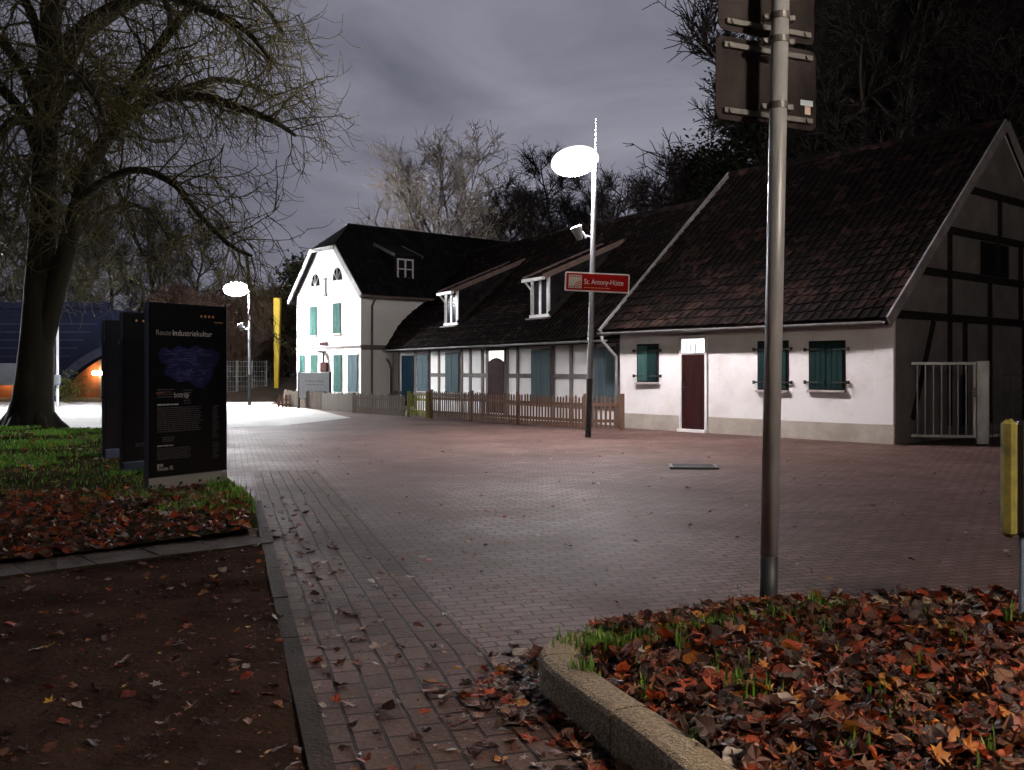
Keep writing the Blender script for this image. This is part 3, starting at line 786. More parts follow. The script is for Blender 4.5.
a, b = HF.hit(323.3, 351), HF.hit(328.5, 372)
lt = MB(); lt.box((a.x, -0.05, b.z), (a.x+0.08, 0.0, a.z)); lt.box((a.x, -0.35, a.z-0.08), (a.x+0.24, 0.0, a.z)); lt.build('wall_bracket', M['iron'], hh)
lb = MB(); lb.bbox((a.x-0.06, -0.14, b.z), (b.x+0.06, -0.052, b.z+0.42), 0.02); lb.build('wall_box', M['door_red'], hh)
pb = HF.hit(324.5, 344); pl_ = MB(); pl_.bbox((pb.x-0.34, -0.06, pb.z-0.06), (pb.x+0.34, -0.036, pb.z+0.08), 0.01); pl_.build('name_board', M['door_red'], hh)
# dormer on the right-hand slope
def on_far_roof(px, py):
    o = HF.local(Vector((0,0,EYE))); d = HF.local(P(px,py,1.0)) - o
    # plane: z = Ez + pt*(Wd - x)
    t = (Ez + pt*(Wd - o.x) - o.z)/(d.z + pt*d.x); return o + d*t
q = on_far_roof(405, 279); xf = q.x; ya, yb = q.y-0.42, q.y+0.42
zt_ = q.z + 0.95
dm = thing_part = MB()
kk = (zt_ - (Ez+pt*(Wd-xf)))/(pt-0.40)
dm.prism_y([(xf, q.z-0.1), (xf, zt_), (xf-kk, zt_+0.40*kk), (xf-kk-0.02, zt_+0.40*kk-0.02)], ya-0.15, yb+0.15)
dmo = dm.build('dormer', M['tile_black'], hh)
rm = MB(); rm.bar((xf+0.25, (ya+yb)/2, zt_+0.0), (xf-kk, (ya+yb)/2, zt_+0.40*kk+0.08), yb-ya+0.6, 0.08, up=(0,0,1)); rm.build('dormer_roof', M['tile_black'], dmo)
for yy in (ya-0.32, yb+0.32):
    e = MB(); e.bar((xf+0.27, yy, zt_+0.0), (xf-kk*0.9, yy, zt_+0.36*kk+0.09), 0.04, 0.12); e.build('dormer_verge', M['gutter'], dmo)
wn = MB()
for y0_, y1_ in ((ya, ya+0.06), (yb-0.06, yb), ((ya+yb)/2-0.035, (ya+yb)/2+0.035)): wn.box((xf+0.002, y0_, q.z+0.05), (xf+0.05, y1_, q.z+0.80))
for z0_, z1_ in ((q.z+0.0, q.z+0.05), (q.z+0.80, q.z+0.86)): wn.box((xf+0.002, ya, z0_), (xf+0.052, yb, z1_))
wn.box((xf+0.004, ya, q.z+0.40), (xf+0.040, yb, q.z+0.44))
wn.box((xf+0.001, ya+0.02, q.z+0.03), (xf+0.012, yb-0.02, q.z+0.82), 1)
wn.build('dormer_window', [M['white_frame'], M['glass']], dmo)

# --- half timbered house in the middle
MF = Frame((-5.03, 40.3), (2.70, 27.1))
mh = thing('timbered_house', 'low half timbered house with blue shutters, two dormers and a long brown roof', 'house', MF.o, MF.rot)
ML = MF.len + 1.1; MW, PM, MD = 2.72, 0.90, 4.5
mr = MW + PM*MD
w = MB(); w.prism_x([(0,-0.1),(0,MW),(MD,mr-0.02),(2*MD,MW),(2*MD,-0.1)], -0.3, ML); w.build('wall', M['infill_white'], mh)
r = MB(); ca = 1/math.hypot(1, PM); sa = PM*ca; sl_len = math.hypot(MD+0.36, (MD+0.36)*PM)
def mid_fn(side):
    def f(x, s, h):
        v = -0.36 + s*ca; z = MW + PM*v + 0.05
        b = 0.0
        b = 0.55*math.exp(-max(0, x+0.9)/1.1)*math.sin(min(1, s/3.2)*math.pi)          # the roof swells against the tall house
        y = v - (h+b)*sa; z += (h+b)*ca
        if side: y = 2*MD - y
        return (x, y, z + 0.05*math.sin(x*0.55)*math.sin(s*0.55))
    return f
tile_plane(r, mid_fn(0), -1.2, ML+0.2, 0, sl_len, 0.24, 0.34, 11, 0.034)
tile_plane(r, mid_fn(1), -1.2, ML+0.2, 0, sl_len, 0.48, 0.68, 12)
r.prism_x([(-0.36, MW-0.36*PM-0.10),(-0.36, MW-0.36*PM-0.03),(MD, mr-0.05),(2*MD+0.36, MW-0.36*PM-0.03),(2*MD+0.36, MW-0.36*PM-0.10),(MD, mr-0.12)], -1.15, ML+0.15)
r.tube([(-1.2, MD, mr+0.08), (ML+0.2, MD, mr+0.08)], 0.12, 8)
r.build('roof', M['tile'], mh)
gutter_line(-0.15, ML-0.6, -0.43, MW-0.36*PM-0.01, mh, M['gutter'])
dp = MB(); dp.tube([(-0.05,-0.43,MW-0.40),(-0.05,-0.40,MW-0.55),(0.12,-0.18,MW-0.85),(0.12,-0.09,1.6),(0.12,-0.09,0)], 0.05, 8); dp.build('downpipe', M['pipe_brown'], mh, smooth=True)
fb = MB(); fb.box((0.0, -0.06, MW-0.42), (ML-0.5, 0.02, MW-0.22)); fb.build('wall_plate', M['timber_dark'], mh)
tm = MB()
ux = lambda px: MF.hit(px, 375).x
ZB, ZR, ZT = 0.62, 1.36, 2.29
posts = [399.5, 415.5, 429.7, 439.2, 462, 470.5, 482.6, 487.6, 507.5, 518, 553.5, 571.5, 594, 618.5]
for px_ in posts:
    u = ux(px_); tm.bbox((u-0.085, -0.03, 0.0), (u+0.085, 0.02, ZT), 0.008)
for a, b in ((415.5,429.7),(429.7,447),(460.5,488),(507.5,532),(553,595)):
    tm.bbox((ux(a), -0.024, ZR-0.07), (ux(b), 0.02, ZR+0.07), 0.006)
tm.box((ux(395), -0.036, ZB-0.08), (ux(487), 0.018, ZB+0.06)); tm.box((ux(508), -0.036, ZB-0.22), (ML-0.3, 0.018, ZB-0.08))
tm.build('timber_frame', M['timber'], mh)
def mid_shut(ax, bx, m, z0=0.74, z1=2.16, single=False):
    return shutter_pair('window', ux(ax), ux(bx), z0, z1, -0.034, mh, [m, m, M['timber']], sill=False, straps=False, single=single, boards=3)
mid_shut(418.3, 429.6, M['shut_blue']); mid_shut(446.8, 460.2, M['shut_blue']); mid_shut(533, 552.2, M['shut_blue'], 0.55); mid_shut(596, 617, M['shut_blue'], 0.5)
bd = MB(); planked(bd, ux(402.5), ux(414), 0.10, 2.14, -0.05, 0.0, 4)
bdo = bd.build('door', M['door_blue'], mh); bdo['label'] = 'blue boarded door'
tz = MF.hit(497, 362.5).z
d0, d1 = ux(489.5), ux(505.3)
df = MB()
for a, b in ((d0-0.07, d0), (d1, d1+0.07)): df.bbox((a, -0.06, 0.0), (b, 0.0, 2.26), 0.006)
df.bbox((d0, -0.058, 2.20), (d1, 0.0, 2.26), 0.006)
dfo = df.build('door', M['timber'], mh)
arch = [(d0, 0.1), (d1, 0.1)] + [(d1 - (d1-d0)*k/8, tz + 0.16*math.sin(math.pi*k/8)) for k in range(9)]
al = MB(); al.prism_y(arch, -0.070, -0.02); al.build('door_leaf', M['door_dark'], dfo)
tl = MB(); tl.box((d0, -0.018, tz-0.1), (d1, -0.012, 2.20)); tl.build('transom_light', M['lit_glass2'], dfo)
# dormers
for (ax, ay, bx, by) in ((446.8, 291, 457.6, 325), (533.5, 277, 548.6, 317)):
    q = MF.hit((ax+bx)/2, by, pitch=PM, z0=MW+0.1); vf = q.y
    xa, xb = MF.hit(ax, by, vf).x, MF.hit(bx, by, vf).x
    zt_ = MF.hit((ax+bx)/2, ay, vf).z; zb_ = q.z
    mroof = 0.42; kk = (zt_ - (MW+PM*vf))/(PM-mroof)
    dm = MB(); dm.prism_x([(vf, zb_-0.15), (vf, zt_), (vf+kk, zt_+mroof*kk)], xa-0.10, xb+0.10)
    dmo = dm.build('dormer', M['tile_black'], mh)
    rm = MB(); hw = (xb-xa)/2+0.14; xm = (xa+xb)/2
    tile_plane(rm, lambda x, s, h: (x, vf-0.25+s*0.922, zt_-0.10+s*0.387+0.05+h), xm-hw, xm+hw, 0, (kk+0.25)*1.085, 0.24, 0.34, 21)
    rm.bar((xm, vf-0.25, zt_-0.08), (xm, vf+kk, zt_+mroof*kk+0.03), 2*hw-0.02, 0.07); rm.build('dormer_roof', M['tile'], dmo)
    for xx in (xm-hw, xm+hw):
        e = MB(); e.bar((xx, vf-0.28, zt_-0.05), (xx, vf+kk, zt_+mroof*kk+0.07), 0.05, 0.16); e.build('dormer_verge', M['pipe_brown'], dmo)
    gt = MB(); gt.bar((xm-hw-0.04, vf-0.30, zt_-0.10), (xm+hw+0.04, vf-0.30, zt_-0.10), 0.11, 0.10); gt.build('dormer_gutter', M['white_frame'], dmo)
    dpp = MB(); dpp.tube([(xm-hw+0.05, vf-0.28, zt_-0.12), (xa-0.04, vf-0.06, zt_-0.40), (xa-0.04, vf-0.05, zb_)], 0.035, 6); dpp.build('dormer_pipe', M['white_frame'], dmo)
    cm = MB()
    for a, b in ((xa-0.10, xa+0.06), (xb-0.06, xb+0.10), (xm-0.06, xm+0.06)): cm.box((a, vf-0.045, zb_+0.08), (b, vf-0.002, zt_-0.08))
    cm.box((xa-0.10, vf-0.047, zt_-0.08), (xb+0.10, vf-0.002, zt_-0.0)); cm.box((xa-0.12, vf-0.09, zb_-0.02), (xb+0.12, vf-0.002, zb_+0.08))
    cm.box((xa+0.05, vf-0.02, zb_+0.06), (xb-0.05, vf-0.006, zt_-0.06), 1)
    cm.build('dormer_window', [M['white_frame'], M['glass']], dmo)
    fl = MB(); fl.bar((xa-0.2, vf-0.10, zb_-0.05), (xb+0.2, vf-0.10, zb_-0.05), 0.22, 0.05); fl.build('flashing', M['pipe_brown'], dmo)
    fs_ = MB(); fs_.bar((xb+0.12, vf-0.05, zb_+0.05), (xb+0.12, vf+kk*0.75, zb_+0.05+(kk*0.75+0.05)*PM), 0.06, 0.16); fs_.build('cheek_flashing', M['timber_dark'], dmo)

# ------------------------------------------------------------------ fences
def along(pts, step):
    out = []; acc = 0.0
    for a, b in zip(pts[:-1], pts[1:]):
        d = (b-a); l = d.length; n = max(1, round(l/step))
        for i in range(n): out.append((a + d*(i/n), d.normalized()))
    out.append((pts[-1], (pts[-1]-pts[-2]).normalized())); return out

def picket_fence(pts, label, m, h, post_step, gap, pw, name='picket_fence', seed=1):
    rr = random.Random(seed)
    root = thing(name, label, 'fence', pts[0]); o0 = pts[0]
    for a, b in zip(pts[:-1], pts[1:]):
        d = b-a; l = d.length; d.normalize(); nrm = Vector((-d.y, d.x, 0)); ns = max(1, round(l/post_step))
        for k in range(ns):
            s0, s1 = l*k/ns, l*(k+1)/ns
            pm = MB()
            for z in (h*0.26, h*0.74):
                pm.bar(a+d*s0-o0+Vector((0,0,z)), a+d*s1-o0+Vector((0,0,z)), 0.035, 0.08)
            n = int((s1-s0)/gap)
            for i in range(n):
                c = a + d*(s0 + (s1-s0)*(i+0.5)/n) + nrm*(-0.03) - o0
                hh_ = h + rr.uniform(-0.03, 0.02); lean = d*rr.uniform(-0.015, 0.015)
                w2, t2 = pw/2, 0.011
                vs = []
                for dn in (-t2, t2):
                    base = c + nrm*dn
                    vs += [base - d*w2 + Vector((0,0,0.05)), base + d*w2 + Vector((0,0,0.05)), base + d*w2 + lean + Vector((0,0,hh_-0.05)), base + lean + Vector((0,0,hh_)), base - d*w2 + lean + Vector((0,0,hh_-0.05))]
                pm.add(vs, [(0,1,2,3,4),(9,8,7,6,5)] + [(q_,5+q_,5+(q_+1)%5,(q_+1)%5) for q_ in range(5)])
            pm.build('picket_panel', m, root)
            po = MB(); c = a + d*s0 + nrm*0.06 - o0
            po.box((c.x-0.05, c.y-0.05, -0.02), (c.x+0.05, c.y+0.05, h+0.05)); po.build('post', m, root)
    po = MB(); c = pts[-1] - o0; po.box((c.x-0.06, c.y-0.06, -0.02), (c.x+0.06, c.y+0.06, h+0.06)); po.build('post', m, root)
    return root
def Gy(px, py): return G(px, py)
fA, fB, fC, fD = G(430, 418.5), G(516, 425), G(585, 429.6), G(622, 430)
picket_fence([fA, fB, fC, fD], 'brown open picket fence before the half timbered house', M['fence'], 0.88, 2.4, 0.115, 0.055, seed=2)
fY = G(407, 417)
picket_fence([fY + (fA-fY)*0.02, fA - (fA-fY).normalized()*0.12], 'short yellow green length of picket fence between grey boards and brown pickets', M['fence_lit_mossy'], 0.80, 1.6, 0.115, 0.06, name='garden_gate', seed=3)
fe = [G(284, 406.8), G(322, 410.2), G(352, 413), G(405, 416.8)]
def board_fence(pts, label, h, seed):
    rr = random.Random(seed); root = thing('board_fence', label, 'fence', pts[0]); o0 = pts[0]
    for k, (a, b) in enumerate(zip(pts[:-1], pts[1:])):
        d = b-a; l = d.length; d.normalize(); n = int(l/0.13)
        pm = MB()
        for z in (0.2, h-0.15): pm.bar(a-o0+Vector((0,0,z))+Vector((-d.y,d.x,0))*0.03, b-o0+Vector((0,0,z))+Vector((-d.y,d.x,0))*0.03, 0.03, 0.07)
        for i in range(n):
            c = a + d*(l*(i+0.5)/n) - o0; hh_ = h + rr.uniform(-0.045, 0.03)
            pm.bar(c + Vector((0,0,0.02)), c + Vector((0,0,hh_)) + d*rr.uniform(-.005,.005), 0.02, 0.092, up=d)
        pm.build('board_panel', M['fence_grey'] if k == 1 else M['fence_board'], root)
        po = MB(); c = a - o0 + Vector((-d.y,d.x,0))*0.09; po.box((c.x-0.05,c.y-0.05,-0.02),(c.x+0.05,c.y+0.05,h+0.03)); po.build('post', M['fence_board'], root)
    return root
M['fence_board'] = mat('brown grey board wood', (0.080, 0.055, 0.040), 0.85, (0.140, 0.100, 0.075), 3, 6, 0.3, 40, stretch=(6,6,0.5))
board_fence(fe, 'low closed board fence with one paler length before the tall white house', 0.70, 5)

# grey notice board in the white house's garden
nbY = 38.6
a = P(298, 392, nbY); b = P(331, 392, nbY-0.8)
nb_ = thing('notice_board', 'pale grey notice board standing behind the low board fence', 'sign', (a.x, a.y, 0), math.atan2(b.y-a.y, b.x-a.x))
wl = (b-a).length; zt = P(298, 372.5, nbY).z
m_ = MB(); m_.bbox((0.07, -0.03, 0.42), (wl-0.07, 0.03, zt), 0.01); m_.build('board', M['board_grey'], nb_)
for x in (0.035, wl-0.035): m_ = MB(); m_.bbox((x-0.035, -0.04, -0.05), (x+0.035, 0.04, zt+0.03), 0.008); m_.build('post', M['iron'], nb_)
text_mesh('St. Antony-Hütte', 0.14, 'lettering', M['print_dark'], nb_, (wl*0.24, -0.034, zt-0.38), width=wl*0.56)
m_ = MB(); m_.box((wl*0.25, -0.033, zt-0.49), (wl*0.80, -0.031, zt-0.475)); m_.box((wl*0.76, -0.033, zt-0.80), (wl*0.93, -0.031, zt-0.77)); m_.build('small_print', M['print_dark'], nb_)

# small wooden barrier at the fence end
cb = thing('wooden_barrier', 'small dark wooden trestle at the left end of the board fence', 'barrier', G(284.5, 407.5))
m_ = MB()
for dx in (-0.24, -0.08, 0.08, 0.24): m_.bar((dx, 0, 0), (dx*0.85, 0, 0.52), 0.06, 0.06)
m_.build('posts', M['fence'], cb)
m_ = MB()
for z in (0.12, 0.32): m_.bar((-0.28, -0.045, z), (0.28, -0.045, z), 0.03, 0.08)
m_.build('rails', M['fence'], cb)

# ------------------------------------------------------------------ metal gate and mesh fence on the right
gb0 = Vector((8.16, 20.55, 0)); gb1 = Vector((9.92, 20.15, 0))
gd = (gb1-gb0); gl = gd.length
gt = thing('metal_gate', 'galvanised barred gate beside the dark gable of the near cottage', 'gate', gb0, math.atan2(gd.y, gd.x))
zt = 1.72
for x in (0.02, gl-0.16):
    wdt = 0.05 if x < 1 else 0.24
    m_ = MB(); m_.bbox((x-(0.04 if x < 1 else 0), -0.05, -0.05), (x+wdt, 0.07, zt+(0.06 if x < 1 else 0.02)), 0.008); m_.build('post', M['iron'] if x < 1 else M['galv'], gt)
fr = MB(); x0, x1 = 0.16, gl-0.20
for x in (x0, x1): fr.bbox((x-0.03, -0.03, 0.12), (x+0.03, 0.03, zt), 0.006)
for z in (0.15, zt-0.03): fr.bbox((x0+0.03, -0.028, z-0.03), (x1-0.03, 0.028, z+0.03), 0.006)
fr.build('frame', M['galv'], gt)
br = MB(); nb = 9
for i in range(1, nb): x = x0+(x1-x0)*i/nb; br.tube([(x, 0, 0.18), (x, 0, zt-0.06)], 0.016, 8)
br.build('bars', M['galv'], gt)
lk = MB(); lk.bbox((x1-0.05, -0.045, 0.98), (x1+0.06, 0.045, 1.18), 0.008); lk.tube([(x1, -0.045, 1.1), (x1, -0.09, 1.1), (x1-0.13, -0.09, 1.1)], 0.012, 6); lk.build('lock', M['alu'], gt)
for z in (0.35, 1.40): hg = MB(); hg.bbox((-0.10, -0.06, z-0.07), (0.13, -0.032, z+0.07), 0.006); hg.build('hinge', M['iron'], gt)

def mesh_fence(p0, p1, h, label, m, step=0.11, post=2.0, rows=9):
    d = p1-p0; l = d.length
    root = thing('mesh_fence', label, 'fence', p0, math.atan2(d.y, d.x))
    mm = MB(); n = int(l/step)
    for i in range(n+1): mm.box((l*i/n-0.006, -0.006, 0.06), (l*i/n+0.006, 0.006, h))
    for j in range(rows+1): z = 0.08+(h-0.10)*j/rows; mm.box((0, 0.007, z-0.008), (l, 0.019, z+0.008))
    mm.build('mesh_panel', m, root)
    k = max(1, round(l/post))
    for i in range(k+1): po = MB(); po.box((l*i/k-0.03, 0.02, -0.1), (l*i/k+0.03, 0.08, h+0.03)); po.build('post', m, root)
    return root
mesh_fence(gb1 + Vector((0.06,0.02,0)), Vector((15.5, 18.9, 0)), 1.62, 'dark wire mesh fence to the right of the barred gate', M['iron'])

# ------------------------------------------------------------------ street lamps
def street_lamp(base, H, lum_h, reach, turn, strength, label, cone_at=None, lean=0.0, hot=(1.0,0.925,0.94), group='indirect street lamps with a reflector disc', extra_mast=True):
    root = thing('street_lamp', label, 'street lamp', base, turn, group)
    root.rotation_euler = (0, lean, turn)
    m_ = MB(); m_.tube([(0,0,-0.1),(0,0,0.02),(0,0,1.35)], 0.072, 14); m_.build('pole_sleeve', M['pole_dark'], root, smooth=False)
    m_ = MB(); m_.tube([(0,0,1.35),(0,0,lum_h*0.70),(0,0,lum_h+0.08)], [0.068,0.062,0.058], 14); m_.tube([(0,0,lum_h+0.08),(0,0,H)], [0.022,0.016], 8); m_.build('pole', M['lamp_pole'], root)
    # reflector disc: shallow lens, tilted so that it throws the light down
    R = 0.56; n = 28; rings = [(0.0,0.13),(0.18,0.125),(0.34,0.10),(0.47,0.06),(0.55,0.015),(0.56,-0.01),(0.54,-0.04),(0.44,-0.085),(0.28,-0.12),(0.12,-0.135),(0.0,-0.14)]
    tilt = Matrix.Rotation(math.radians(-9), 3, 'Y') @ Matrix.Rotation(math.radians(-24), 3, 'X')
    c = Vector((-reach, 0, lum_h)); vs = []; fs = []
    for (rr, zz) in rings:
        for k in range(n):
            a = 2*math.pi*k/n
            vs.append(c + tilt @ Vector((rr*math.cos(a), rr*math.sin(a), zz*1.25)))
    for i in range(len(rings)-1):
        for k in range(n):
            j = (k+1)%n; fs.append((i*n+k, (i+1)*n+k, (i+1)*n+j, i*n+j))
    lm = emit('glowing reflector', hot, strength)
    nt = lm.node_tree; e_ = nt.nodes['Emission']; tc_ = nt.nodes.new('ShaderNodeTexCoord'); sb_ = nt.nodes.new('ShaderNodeVectorMath'); sb_.operation = 'DISTANCE'; sb_.inputs[1].default_value = c
    rp = nt.nodes.new('ShaderNodeValToRGB'); rp.color_ramp.interpolation = 'EASE'
    for e2, (p_, v_) in zip(rp.color_ramp.elements, ((0.36, 1.0), (0.565, 0.0012))): e2.position = p_; e2.color = (v_, v_, v_, 1)
    k2 = rp.color_ramp.elements.new(0.52); k2.color = (0.006, 0.006, 0.006, 1)
    mu = nt.nodes.new('ShaderNodeMath'); mu.operation = 'MULTIPLY'; mu.inputs[1].default_value = strength
    nt.links.new(tc_.outputs['Object'], sb_.inputs[0]); nt.links.new(sb_.outputs['Value'], rp.inputs['Fac']); nt.links.new(rp.outputs['Color'], mu.inputs[0]); nt.links.new(mu.outputs[0], e_.inputs['Strength'])
    m_ = MB(); m_.add(vs, fs); m_.build('reflector', lm, root, smooth=True)
    m_ = MB(); m_.tube([(0.04,0,lum_h+0.02),(-reach+0.42,0,lum_h+0.05)], [0.05,0.02], 8); m_.build('arm', M['lamp_pole'], root)
    zp = lum_h - 1.75
    m_ = MB(); m_.tube([(0,0,zp),(-0.16,0,zp+0.03)], 0.022, 8); m_.tube([(-0.16,0,zp-0.02),(-0.26,0,zp+0.12)], 0.03, 8)
    m_.tube([(-0.30,0,zp-0.06),(-0.40,0,zp+0.22)], [0.07,0.14], 14); m_.build('projector', M['lamp_pole'], root)
    m_ = MB(); m_.tube([(-0.402,0,zp+0.222),(-0.406,0,zp+0.232)], [0.128,0.13], 14); m_.build('projector_glass', emit('projector glass', hot, min(strength, 40)), root)
    return root
lb = G(588, 437.2)
street_lamp(lb, 7.35, 6.36, 0.47, 0.0, LAMP_NEAR, 'tall street lamp with glowing disc beside the red sign', lean=0.026)
lf_ = G(249.5, 405.6)
street_lamp(lf_, 5.55, 5.08, 0.58, 0.0, LAMP_FAR, 'distant street lamp glaring between the black panels and the white house', hot=(0.97,0.985,1.0))
street_lamp(Vector((-22.0, 35.0, 0)), 6.9, 6.1, 0.6, 0.3, LAMP_SIDE, 'street lamp beyond the picture edge near the bridge', hot=(0.96,0.98,1.0))
street_lamp(Vector((5.6, 0.9, 0)), 5.8, 5.0, 0.6, 0.0, LAMP_BED_FILL, 'unseen street lamp added right of the frame to light the leaf bed', hot=(1.0,0.86,0.70))  # unseen lamp, added to light the leaf bed and the sign post

# red direction sign clamped to the lamp
sY = lb.y - 0.12
a = P(564.5, 281, sY-0.12); b = P(629, 284, sY-0.02)
sg = thing('red_sign', 'red sign with white border and white lettering on the lamp pole', 'sign', (a.x, a.y, a.z-0.22), math.atan2(b.y-a.y, b.x-a.x))
sg.rotation_euler = (0, math.radians(2.3), math.atan2(b.y-a.y, b.x-a.x))
W_ = (b-a).length; Hh = 0.44
def rrect(x0, x1, z0, z1, r, n=5):
    pts = []
    for cx_, cz_, a0 in ((x1-r,z0+r,-90),(x1-r,z1-r,0),(x0+r,z1-r,90),(x0+r,z0+r,180)):
        for k in range(n+1):
            a_ = math.radians(a0+90*k/n); pts.append((cx_+r*math.cos(a_), cz_+r*math.sin(a_)))
    return pts
m_ = MB(); m_.prism_y(rrect(0, W_, 0, Hh, 0.035), -0.012, 0.012); m_.build('sign_plate', M['sign_white'], sg)
m_ = MB(); m_.prism_y(rrect(0.03, W_-0.03, 0.03, Hh-0.03, 0.02), -0.016, -0.0122); m_.build('sign_face', M['sign_red'], sg)
em = MB(); ex, ez, es = 0.085, 0.07, 0.30
em.box((ex, -0.0200, ez), (ex+es, -0.0165, ez+es))
emo = em.build('emblem', M['sign_cream'], sg)
em2 = MB()
for i in range(5): em2.box((ex+0.02+i*0.055, -0.0225, ez+es-0.045), (ex+0.055+i*0.055, -0.0203, ez+es-0.025))
for k, r_ in enumerate((0.07, 0.115, 0.16)):
    pts = [(ex+es-0.01 + r_*math.cos(a_), ez+0.01 + r_*math.sin(a_)) for a_ in [math.pi/2 + math.pi/2*i/8 for i in range(9)]]
    pts += [(ex+es-0.01 + (r_-0.018)*math.cos(a_), ez+0.01 + (r_-0.018)*math.sin(a_)) for a_ in [math.pi - math.pi/2*i/8 for i in range(9)]]
    em2.prism_y(pts, -0.0225, -0.0203)
for i in range(3): em2.box((ex+0.02+i*0.05, -0.0225, ez+0.01), (ex+0.045+i*0.05, -0.0203, ez+0.05))
em2.build('emblem_lines', M['sign_red'], emo)
text_mesh('St. Antony-Hütte', 0.165, 'lettering', M['sign_white'], sg, (0.44, -0.0175, 0.175), width=0.90)
m_ = MB(); x = 0.44
rr = random.Random(4)
while x < 1.05:
    l = rr.uniform(0.05, 0.12); m_.box((x, -0.0180, 0.085), (x+l, -0.0163, 0.10)); x += l+0.015
m_.build('small_print', M['print_orange'], sg)
m_ = MB()
pole_x = 0.60
for z in (0.10, 0.34):
    m_ = MB(); m_.bbox((pole_x-0.09, 0.0125, z-0.02), (pole_x+0.09, 0.10, z+0.02), 0.004); m_.build('clamp', M['alu'], sg)

# ------------------------------------------------------------------ black information panels
PD = Vector((0.63, 1.0, 0)).normalized(); prz = math.atan2(PD.y, PD.x); PWID, PH = 1.22, 2.36
def text_lines(mb, x0, x1, z0, z1, n, rr, y, hgt=0.35, ragged=0.2):
    for i in range(n):
        zz = z1 - (z1-z0)*(i+0.5)/n; hh_ = (z1-z0)/n*hgt/1.0
        end = x1 - (x1-x0)*rr.uniform(0, ragged)
        x = x0
        while x < end - 0.01:
            l = min(rr.uniform(0.02, 0.075), end-x); mb.box((x, y-0.0012, zz-hh_/2), (x+l, y, zz+hh_/2)); x += l+0.009
def panel_body(loc, label):
    root = thing('information_panel', label, 'information panel', loc, prz, 'black information panels on the lawn')
    m_ = MB(); m_.bbox((0.0, -0.04, 0.19), (PWID, 0.04, PH), 0.008); m_.build('panel', M['stele'], root)
    m_ = MB(); m_.bbox((-0.012, -0.034, 0.0), (-0.0005, 0.034, PH), 0.003); m_.bbox((PWID+0.0005, -0.034, 0.0), (PWID+0.012, 0.034, PH), 0.003); m_.build('edge_trim', M['stele_edge'], root)
    return root
p1 = Vector((-4.49, 11.80, 0.03))
pn = panel_body(p1, 'nearest black panel with dark blue map, white title and steel foot strip')
m_ = MB(); m_.bbox((0.003, -0.045, -0.02), (PWID-0.003, 0.045, 0.185), 0.006); fo = m_.build('foot_plate', M['steel_plinth'], pn)
m_ = MB()
for x in (0.16, 0.47, 0.77, 1.07): m_.tube([(x, -0.0455, 0.09), (x, -0.058, 0.09)], 0.02, 10)
m_.tube([(0.08, -0.0455, 0.085), (0.08, -0.052, 0.085)], 0.011, 8); m_.build('bolts', M['iron'], fo)
yy = -0.0412
m_ = MB()
for x in (0.80, 0.862, 0.924, 0.986): m_.tube([(x, yy+0.0005, 2.215), (x, yy-0.001, 2.215)], 0.017, 10)
m_.box((1.01, yy-0.001, 2.140), (1.15, yy, 2.147)); m_.build('dot_row', M['print_orange'], pn)
text_mesh('Route', 0.095, 'lettering', M['print_mid'], pn, (0.10, yy-0.0006, 1.955), width=0.22)
text_mesh('Industriekultur', 0.100, 'lettering', M['print_white'], pn, (0.345, yy-0.0006, 1.955), width=0.62)
mp = MB()
outline = [(0.13,1.72),(0.20,1.80),(0.33,1.77),(0.44,1.83),(0.60,1.79),(0.72,1.84),(0.85,1.79),(0.98,1.80),(1.10,1.74),(1.08,1.64),(1.0,1.55),(0.98,1.46),(0.92,1.36),(0.82,1.28),(0.70,1.31),(0.58,1.38),(0.44,1.36),(0.34,1.42),(0.22,1.47),(0.26,1.58),(0.16,1.62)]
mp.prism_y(outline, yy-0.0008, yy+0.0006); mpo = mp.build('map', M['print_blue'], pn)
ml = MB(); rr = random.Random(12)
for i in range(130):
    x, z = rr.uniform(0.2, 1.05), rr.uniform(1.33, 1.80)
    if inside(outline, x, z) and inside(outline, x+0.14, z):
        l = rr.uniform(0.03, 0.12); dz = rr.uniform(-0.012, 0.012)
        ml.bar((x, yy-0.0014, z), (x+l, yy-0.0014, z+dz), 0.001, rr.uniform(0.004, 0.010))
ml.build('map_lines', M['print_pale'], mpo)
rr = random.Random(8)
for (a0, a1, b0, b1, n_, hg_, rg_) in ((0.12,0.40,1.17,1.29,4,0.4,0.2),(0.52,0.72,1.08,1.28,6,0.35,0.5),(0.12,0.82,0.74,1.06,13,0.5,0.08),(0.98,1.10,0.62,1.06,22,0.5,0.4),(0.20,0.42,0.62,0.69,3,0.5,0.3),(0.12,0.64,0.40,0.55,7,0.5,0.05),(0.98,1.10,0.36,0.58,11,0.5,0.4)):
    tx = MB(); text_lines(tx, a0, a1, b0, b1, n_, rr, yy, hg_, rg_); tx.build('text_block', M['print_grey'], pn)
hd = MB(); text_lines(hd, 0.12, 0.44, 1.075, 1.10, 1, rr, yy, 0.7, 0.01); text_lines(hd, 0.12, 0.36, 0.565, 0.585, 1, rr, yy, 0.7, 0.01); hd.build('heading', M['print_white'], pn)
rd = MB(); text_lines(rd, 0.10, 0.22, 1.225, 1.245, 1, rr, yy-0.0014, 0.6, 0.01); rd.build('red_caption', M['print_red'], pn)
text_mesh('bottrop', 0.10, 'lettering', M['print_white'], pn, (0.37, yy-0.0020, 1.175), width=0.22)
text_mesh('RVR', 0.05, 'lettering', M['print_white'], pn, (0.12, yy-0.0006, 0.315), bold=0.002)
text_mesh('Route IK', 0.075, 'lettering', M['print_white'], pn, (0.12, yy-0.0006, 0.238+0.03), width=0.24)
p2 = G(121.5, 477.5) + Vector((0,0,0.03))
pn2 = panel_body(p2, 'middle black panel, plain dark with a row of orange dots at its top')
m_ = MB()
